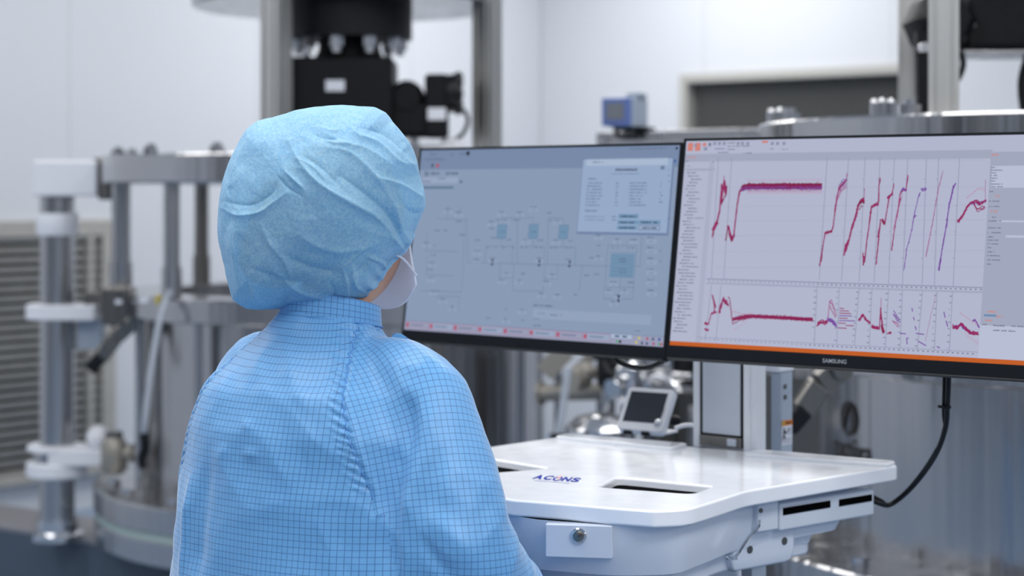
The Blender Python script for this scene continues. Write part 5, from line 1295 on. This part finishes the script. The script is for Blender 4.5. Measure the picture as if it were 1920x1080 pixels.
# collar: a standing band, two layers, open at the front
def collar_pt(a, h, r):
    # a: 0 at the nape, +-pi at the throat
    x = (.0665 + .004 * h) * math.sin(a); y = -(.064) * math.cos(a)
    drop = .022 * (1 - math.cos(a)) / 2
    d = Vector((math.sin(a), -math.cos(a), 0))
    lean = -.004 * h
    return Vector((x, y + .003, 1.336 + .034 * h * (1 - .12 * (1 - math.cos(a))) - drop)) + d * (r + lean)
mb = MB(); NA, NH = 72, 6
amax = R(168)
grid = [[collar_pt(-amax + 2 * amax * i / NA, h, r) for i in range(NA + 1)] for h, r in [(k / NH, .0035) for k in range(NH + 1)] + [(1.02, .0018)] + [(1 - k / NH, 0) for k in range(NH + 1)]]
uvs = {}
vv = [[mb.bm.verts.new(p) for p in row] for row in grid]; ul = mb.bm.loops.layers.uv.new('cloth')
for j in range(len(vv) - 1):
    for i in range(NA):
        f = mb.bm.faces.new((vv[j][i], vv[j][i + 1], vv[j + 1][i + 1], vv[j + 1][i]))
        for lp, (jj, ii) in zip(f.loops, ((j, i), (j, i + 1), (j + 1, i + 1), (j + 1, i))): lp[ul].uv = ((-amax + 2 * amax * ii / NA) * .068, jj * .034 / NH)
o = mb.build('collar', 'gown_cloth', person, angle=60)
# standing front flap of the neck opening
mb = MB(); ul = mb.bm.loops.layers.uv.new('cloth'); fp_ = [at(728, 640, 2.50), at(737, 625, 2.50), at(744, 624.5, 2.505), at(763, 637, 2.515), at(765, 662, 2.52), at(735, 660, 2.50)]
fp_ = [Mpi @ p for p in fp_]; back = Vector((.3, .5, 0)).normalized() * .006
fa_ = [mb.bm.verts.new(p) for p in fp_]; fb_ = [mb.bm.verts.new(p + back) for p in fp_]
fs = [mb.bm.faces.new(fa_), mb.bm.faces.new(fb_[::-1])] + [mb.bm.faces.new((fa_[i], fb_[i], fb_[(i + 1) % 6], fa_[(i + 1) % 6])) for i in range(6)]
for f in fs:
    for lp in f.loops: lp[ul].uv = (lp.vert.co.x * .7 + lp.vert.co.z * .7, lp.vert.co.z * .7 - lp.vert.co.x * .7)
mb.build('neck_flap', 'gown_cloth', person, angle=30, bevel=.0012)
# seam cords along the raglan seams and the collar foot, lying on the cloth
tree = BVHTree.FromPolygons([tuple(v) for v in co2], fv)
def on_cloth(p, off=.0004):
    h = tree.find_nearest(Vector(p)); return h[0] + h[1] * off
mat('seam_blue', (86, 146, 208), .6)
for sx in (1, -1):
    pts = []
    for z in np.linspace(1.325, 1.12, 60):
        x = float(seam_x(z)) * sx
        hit = tree.ray_cast(Vector((x + sx * .0005, -.4, z)), Vector((0, 1, 0)))
        if hit[0]: pts.append(hit[0] + hit[1] * .0002)
    mb = MB(); mb.tube(pts, .0009, 6, sub=1); mb.build('seam', 'seam_blue', person)
mb = MB(); mb.tube([collar_pt(-amax * .9 + 1.8 * amax * i / 60, .04, .0045) for i in range(61)], .0010, 6, sub=1); mb.build('collar_seam', 'seam_blue', person)
# trousers and shoes, below the picture
tp = []
for sx in (-1, 1): tp.append(limb([(sx * .085, 0, .86), (sx * .092, .0, .62), (sx * .094, .01, .42), (sx * .094, -.005, .22), (sx * .094, -.01, .06)], [.11, .095, .08, .074, .072]))
tp.append(solid([ring(0, 0, .74, .17, .12), ring(0, 0, .9, .185, .135), ring(0, 0, .98, .175, .12)]))
me = fuse(tp, .012, 4); link_mesh('trousers', me, 'trouser_blue', person, angle=180)
for sx in (-1, 1):
    mb = limb([(sx * .09, -.055, .045), (sx * .092, .03, .05), (sx * .098, .12, .042), (sx * .1, .18, .036)], [.042, .048, .046, .03]); mb.bm.transform(Matrix.Diagonal((1, 1, .8, 1)))
    mb.build('shoe', 'shoe_white', person, angle=180)

# ---------------- bouffant cap
m = mat('cap_nonwoven', (180, 214, 234), .7, spec=.25, Sheen_Weight=.15)
nt = m.node_tree; b = bsdf(m)
tr = nd(m, 'ShaderNodeBsdfTranslucent'); tr.inputs[0].default_value = (*srgb((104, 186, 238)), 1)
tp_ = nd(m, 'ShaderNodeBsdfTransparent'); tp_.inputs[0].default_value = (*srgb((190, 228, 250)), 1)
m1 = nd(m, 'ShaderNodeMixShader'); m1.inputs[0].default_value = .28; lk(m, b.outputs[0], m1.inputs[1]); lk(m, tr.outputs[0], m1.inputs[2])
m2 = nd(m, 'ShaderNodeMixShader'); m2.inputs[0].default_value = .17; lk(m, m1.outputs[0], m2.inputs[1]); lk(m, tp_.outputs[0], m2.inputs[2])
lk(m, m2.outputs[0], nt.nodes['Material Output'].inputs[0])
tc = nd(m, 'ShaderNodeTexCoord'); nz = nd(m, 'ShaderNodeTexNoise'); nz.inputs['Scale'].default_value = 300; nz.inputs['Detail'].default_value = 4
lk(m, tc.outputs['Object'], nz.inputs['Vector'])
nz2 = nd(m, 'ShaderNodeTexNoise'); nz2.inputs['Scale'].default_value = 38; nz2.inputs['Detail'].default_value = 6; nz2.inputs['Distortion'].default_value = 1.2
lk(m, tc.outputs['Object'], nz2.inputs['Vector'])
mr = nd(m, 'ShaderNodeMapRange'); mr.inputs[1].default_value = .35; mr.inputs[2].default_value = .65; lk(m, nz.outputs[0], mr.inputs[0])
mxc = nd(m, 'ShaderNodeMix', data_type='RGBA'); mxc.inputs[6].default_value = (*srgb((152, 206, 240)), 1); mxc.inputs[7].default_value = (*srgb((186, 228, 248)), 1); lk(m, mr.outputs[0], mxc.inputs[0]); lk(m, mxc.outputs[2], b.inputs['Base Color'])
ad = nd(m, 'ShaderNodeMath', operation='MULTIPLY_ADD'); ad.inputs[1].default_value = .22; lk(m, nz.outputs[0], ad.inputs[0]); lk(m, nz2.outputs[0], ad.inputs[2])
bp = nd(m, 'ShaderNodeBump'); bp.inputs['Strength'].default_value = .5; bp.inputs['Distance'].default_value = .003
lk(m, ad.outputs[0], bp.inputs['Height']); lk(m, bp.outputs[0], b.inputs['Normal']); lk(m, bp.outputs[0], tr.inputs['Normal'])
CC = Mpi @ at(603, 388, 2.5)
# outline seen from behind: angle (deg, 0 = photo right, 90 = up) against radius in pixels
OUT = [(-98, 190), (-90, 190), (-75, 186), (-62, 186), (-52, 174), (-45, 166), (-38, 164), (-30, 172), (-22, 182), (-15, 178), (-8, 184), (0, 194), (8, 194), (18, 192), (27, 199), (34, 204), (43, 204), (50, 206), (56, 213), (62, 213), (70, 203), (80, 196), (90, 190), (100, 188), (110, 186), (118, 190), (126, 200), (134, 201), (142, 196), (150, 193), (158, 190), (168, 188), (178, 190), (188, 196), (196, 201), (204, 206), (212, 213), (220, 226), (227, 240), (234, 235), (243, 214), (252, 196), (262, 190)]
oa = np.array([a for a, _ in OUT] + [OUT[0][0] + 360]); orad = np.array([r for _, r in OUT] + [OUT[0][1]])
ca, cb, cc_ = Mpi.to_3x3() @ Vector((1, 0, 0)), Vector((0, 0, 1)), Mpi.to_3x3() @ Vector((0, -1, 0))
axA = -(ca * .53 - cb * .66 - cc_ * .52).normalized()            # from the opening to the crown
xA = axA.orthogonal().normalized(); yA = axA.cross(xA)
NU, NV = 520, 330; THM = 140; fdir = (ca * .82 - cb * .45 + cc_ * .2).normalized()
creases = [  # folds on the side seen in the photo: (points, width px, height m)
    ([(542, 265), (558, 298), (588, 336), (625, 363), (667, 386), (708, 411), (742, 452), (760, 472)], 13, .0085), ([(612, 277), (658, 290), (704, 336), (737, 386), (752, 430), (772, 455)], 13, .0075), ([(640, 330), (690, 365), (729, 402), (752, 446), (760, 462)], 11, -.0085),
    ([(633, 215), (667, 252), (708, 269), (750, 306), (785, 308)], 10, .0050), ([(590, 238), (640, 268), (690, 282), (745, 318)], 12, .0040), ([(680, 240), (720, 250), (760, 285)], 10, -.0045), ([(708, 336), (750, 348), (794, 373)], 9, .0065), ([(740, 360), (770, 395), (790, 400)], 10, -.006),
    ([(537, 362), (512, 381), (487, 398), (446, 403), (418, 390)], 8, .0048), ([(420, 378), (468, 385), (508, 364), (522, 340)], 7, -.0030), ([(533, 319), (548, 335), (562, 348)], 5, .0035), ([(541, 327), (556, 342), (571, 357)], 5, .0032), ([(520, 330), (540, 352), (566, 368)], 5, -.003), ([(560, 300), (590, 316), (612, 342)], 6, .0035), ([(575, 296), (606, 318), (640, 352)], 6, -.0032),
    ([(596, 238), (618, 246), (640, 244)], 5, .0028), ([(586, 250), (612, 262), (640, 262)], 5, -.0028), ([(600, 256), (626, 270), (655, 272)], 5, .0028),
    ([(490, 420), (508, 457), (533, 486), (545, 520)], 12, .0050), ([(560, 440), (620, 470), (690, 462), (720, 440)], 16, .0045), ([(520, 470), (575, 500), (640, 512)], 14, -.0045), ([(516, 510), (558, 543), (608, 560)], 9, .0050), ([(470, 505), (520, 522), (560, 528)], 10, -.0045),
    ([(642, 505), (650, 535), (650, 562)], 6, .0042), ([(662, 506), (667, 536), (692, 548)], 5, .0038), ([(698, 438), (676, 470), (641, 503)], 4, .0035), ([(725, 500), (710, 530), (690, 545)], 6, .0042), ([(690, 482), (715, 492), (722, 505)], 4, .0038), ([(655, 520), (680, 500), (700, 470)], 5, -.003), ([(620, 530), (628, 548), (624, 566)], 5, -.0035),
    ([(465, 260), (440, 320), (424, 380)], 10, .0040), ([(520, 225), (560, 212), (600, 222)], 10, .0030), ([(430, 430), (440, 480), (448, 540)], 11, .0045), ([(470, 540), (480, 560), (500, 572)], 7, .004), ([(450, 500), (462, 535), (470, 565)], 7, -.004), ([(762, 300), (792, 340), (784, 380)], 6, .0035), ([(720, 200), (740, 240), (765, 268)], 8, .004)]
cr_np = []
for pts, w_, h_ in creases:
    P = spline([Vector((p[0], p[1])) for p in pts], 6); cr_np.append((np.array([tuple(p) for p in P]), w_, h_))
V = []
for j in range(NV + 1):
    t = j / NV; th = R(2) + (R(THM) - R(2)) * min(1, t / .86)
    for i in range(NU):
        ph = 2 * PI * i / NU
        d = axA * math.cos(th) + (xA * math.cos(ph) + yA * math.sin(ph)) * math.sin(th)
        da, db, dc = d.dot(ca), d.dot(cb), d.dot(cc_)
        ang = math.degrees(math.atan2(db, da)); ang = ang if ang >= -98 else ang + 360
        rr = float(np.interp(ang, oa, orad)) / 1400.
        sil = math.sqrt(max(0, 1 - dc * dc))
        rr = .139 + (rr - .139) * min(1, sil ** 3 * 1.05)
        p = CC + d * rr
        fs_ = 1 - .75 * sil ** 6
        pv = p - CC; pv = pv - fdir * (pv.dot(fdir) * .5); pw = CC + pv + noise.noise_vector(p * 10) * .016
        gate = max(0., min(1., noise.noise(p * 12 + Vector((4, 4, 4))) * 2.2 + .45))
        bl = lambda f, o: .3 - abs(noise.noise(Vector((pw.x * f + o, pw.y * f, pw.z * f + o))))
        q = (noise.noise(p * 9) * .005 + bl(9, 3) * .013 - bl(17, 9) * .0065 * (.3 + gate) + bl(34, 5) * .0032 * gate - .001) * fs_ + noise.noise(p * 70) * .0005
        # gathers towards the elastic edge
        gth = max(0., (th - R(100)) / R(40))
        q += gth ** 1.5 * .0036 * math.sin(ph * 23 + 2.2 * math.sin(ph * 4)) * (.5 + .5 * math.sin(ph * 5 + 1)) * (1 if sil < .97 else .5)
        if t > .86:                                      # tucked in under the elastic
            k = (t - .86) / .14
            d2 = (xA * math.cos(ph) + yA * math.sin(ph)); e = CC + axA * (math.cos(R(THM)) * .139) + d2 * (math.sin(R(THM)) * .139)
            p = p.lerp(e + axA * .03 * k - d2 * .010 * k, min(1, k * 1.5)); q *= 1 - .6 * k
        V.append(p + d * q)
V = np.array([tuple(v) for v in V])
ctr_ = np.array(CC); nrmv = (V - ctr_); nrmv /= np.linalg.norm(nrmv, axis=1)[:, None]
# creases apply where the surface faces the back
Wp = [Mp @ Vector(v) for v in V]
PXc = np.array([(960 + F * w.x / w.y, V0 - F * (w.z - H) / w.y) for w in Wp])
facing = np.clip(np.array([Vector(k).dot(cc_) for k in nrmv]) * 3 + .3, 0, 1)
dd = np.zeros(len(V))
for P, w_, h_ in cr_np:
    best = np.full(len(V), 1e9); tt = np.zeros(len(V)); mlen = len(P) - 1
    for i in range(mlen):
        a, b_ = P[i], P[i + 1]; ab = b_ - a; t = np.clip(((PXc - a) @ ab) / (ab @ ab), 0, 1); q = np.linalg.norm(PXc - a - t[:, None] * ab, axis=1)
        m_ = q < best; best[m_] = q[m_]; tt[m_] = (i + t[m_]) / mlen
    taper = np.sin(PI * np.clip(tt, .08, .92)) ** .6
    dd += h_ * np.exp(-np.sqrt((best / (w_ * .6)) ** 2 + .02) + .14) * taper * .85
V = V + nrmv * (dd * facing)[:, None]
faces = []
for j in range(NV):
    for i in range(NU):
        k = (i + 1) % NU; faces.append((j * NU + i, j * NU + k, (j + 1) * NU + k, (j + 1) * NU + i))
faces.append(tuple(range(NU))[::-1])
me = bpy.data.meshes.new('cap'); me.from_pydata([tuple(v) for v in V], [], faces)
link_mesh('cap', me, 'cap_nonwoven', person, angle=180, label='light blue puffed disposable cap')
# ---------------- face mask with ear loops
mb = MB(); NA, NZ = 40, 24
def mask_pt(a, h, off=0):
    """a -1..1 from the left to the right cheek, h 0..1 from chin to nose"""
    an = a * R(70); side = abs(a) ** 3.2
    z = (1.338 + .098 * h) + abs(a) ** 1.6 * (.038 - .034 * h)
    bulge = .012 * (1 - abs(a)) * math.exp(-((h - .6) / .3) ** 2)
    r_ = .100 + bulge + .004 * math.sin(h * PI * 3.0) * (1 - .5 * side) * .5
    x = .085 * math.sin(an) * (1 - .1 * h); y = (r_ + off) * math.cos(an) * (.92 + .08 * h) + .038 * side * (1 - .3 * h) * .9
    return Vector((x * (1 + off * 8), y + .022 + off, z))
rows = [[mask_pt(-1 + 2 * i / NA, j / NZ) for i in range(NA + 1)] for j in range(NZ + 1)]
inner = [[mask_pt(-1 + 2 * i / NA, j / NZ, -.0018) for i in range(NA + 1)] for j in range(NZ + 1)]
v1 = [[mb.bm.verts.new(p) for p in r] for r in rows]; v2 = [[mb.bm.verts.new(p) for p in r] for r in inner]
for vv, fl_ in ((v1, 1), (v2, -1)):
    for j in range(NZ):
        for i in range(NA):
            f = (vv[j][i], vv[j][i + 1], vv[j + 1][i + 1], vv[j + 1][i]); mb.bm.faces.new(f if fl_ > 0 else f[::-1])
for j in range(NZ):
    mb.bm.faces.new((v1[j][0], v1[j + 1][0], v2[j + 1][0], v2[j][0])); mb.bm.faces.new((v1[j][NA], v2[j][NA], v2[j + 1][NA], v1[j + 1][NA]))
for i in range(NA):
    mb.bm.faces.new((v1[0][i], v2[0][i], v2[0][i + 1], v1[0][i + 1])); mb.bm.faces.new((v1[NZ][i], v1[NZ][i + 1], v2[NZ][i + 1], v2[NZ][i]))
msk = mb.build('face_mask', 'mask_white', person, angle=60, label='white pleated face mask')
for sx in (1, -1):
    e = HC + Vector((sx * .078, -.022, -.006))
    mb = MB(); lo, hi = mask_pt(sx * .985, .2, .001), mask_pt(sx * .93, .97, -.001)
    mb.tube([lo, lo.lerp(e, .5) + Vector((sx * .006, 0, -.004)), e + Vector((0, 0, -.03)), e + Vector((0, -.004, 0)), e + Vector((0, 0, .02)), hi.lerp(e, .4), hi], .0016, 8)
    mb.build('ear_loop', 'mask_white', msk)
# ================================================================== small pieces belong to the part they sit on
ON = {'gearbox_label': 'gearbox', 'gearbox_label_stripe': 'gearbox', 'actuator_label': 'actuator', 'hand_wheel': 'actuator', 'coupling_cap': 'drive_coupling', 'drive_bolt': 'drive_flange', 'bolt': 'ring_plate', 'base_bolt': 'base_flange',
      'cap_nut': 'ring_plate', 'lever_grip': 'lever_arm', 'flange_label': 'flange', 'warning_label': 'flange', 'clamp_label': 'flange_clamp', 'clamp_knob': 'flange_clamp', 'duct_screw': 'cable_duct', 'emblem': 'vessel_body', 'lettering': 'vessel_body',
      'foot_bolt': 'post_foot', 'clamp_jaw': 'top_clamp', 'arm_gusset': 'swing_arm', 'ball_joint': 'swing_arm', 'valve_stem': 'diaphragm_valve', 'actuator_hose': 'valve_actuator', 'display': 'front_bezel',
      'lock_core': 'lock_ring', 'module_cap': 'power_module', 'module_screw': 'power_module', 'cover_screw': 'hinge_cover', 'vent_slot': 'side_box', 'screw_hole': 'under_bracket', 'latch_button': 'column_latch', 'caster': 'wheel_base',
      'tray_hanger': 'keyboard_tray', 'slot_latch': 'worktop', 'slot_shade_fill': 'worktop', 'port_recess': 'worktop', 'brand_lettering': 'housing', 'bottom_trim': 'housing', 'stylus_catch': 'case', 'foot_pad': 'stand', 'collar_seam': 'collar', 'seam': 'gown_body', 'iris': 'eye'}
def centre(o):
    c = np.array([v.co[:] for v in o.data.vertices]); return (c.min(0) + c.max(0)) / 2
base = lambda o: o.name.split('.')[0]
for t in [o for o in COL.objects if o.type == 'EMPTY']:
    kids = [k for k in t.children if k.type == 'MESH']
    for k in kids:
        want = ON.get(base(k)); want = 'power_module' if t.name == 'computer_cart' and base(k) == 'warning_label' else want
        hosts = [h for h in kids if base(h) == want]
        if hosts: c = centre(k); k.parent = min(hosts, key=lambda h: np.linalg.norm(centre(h) - c))
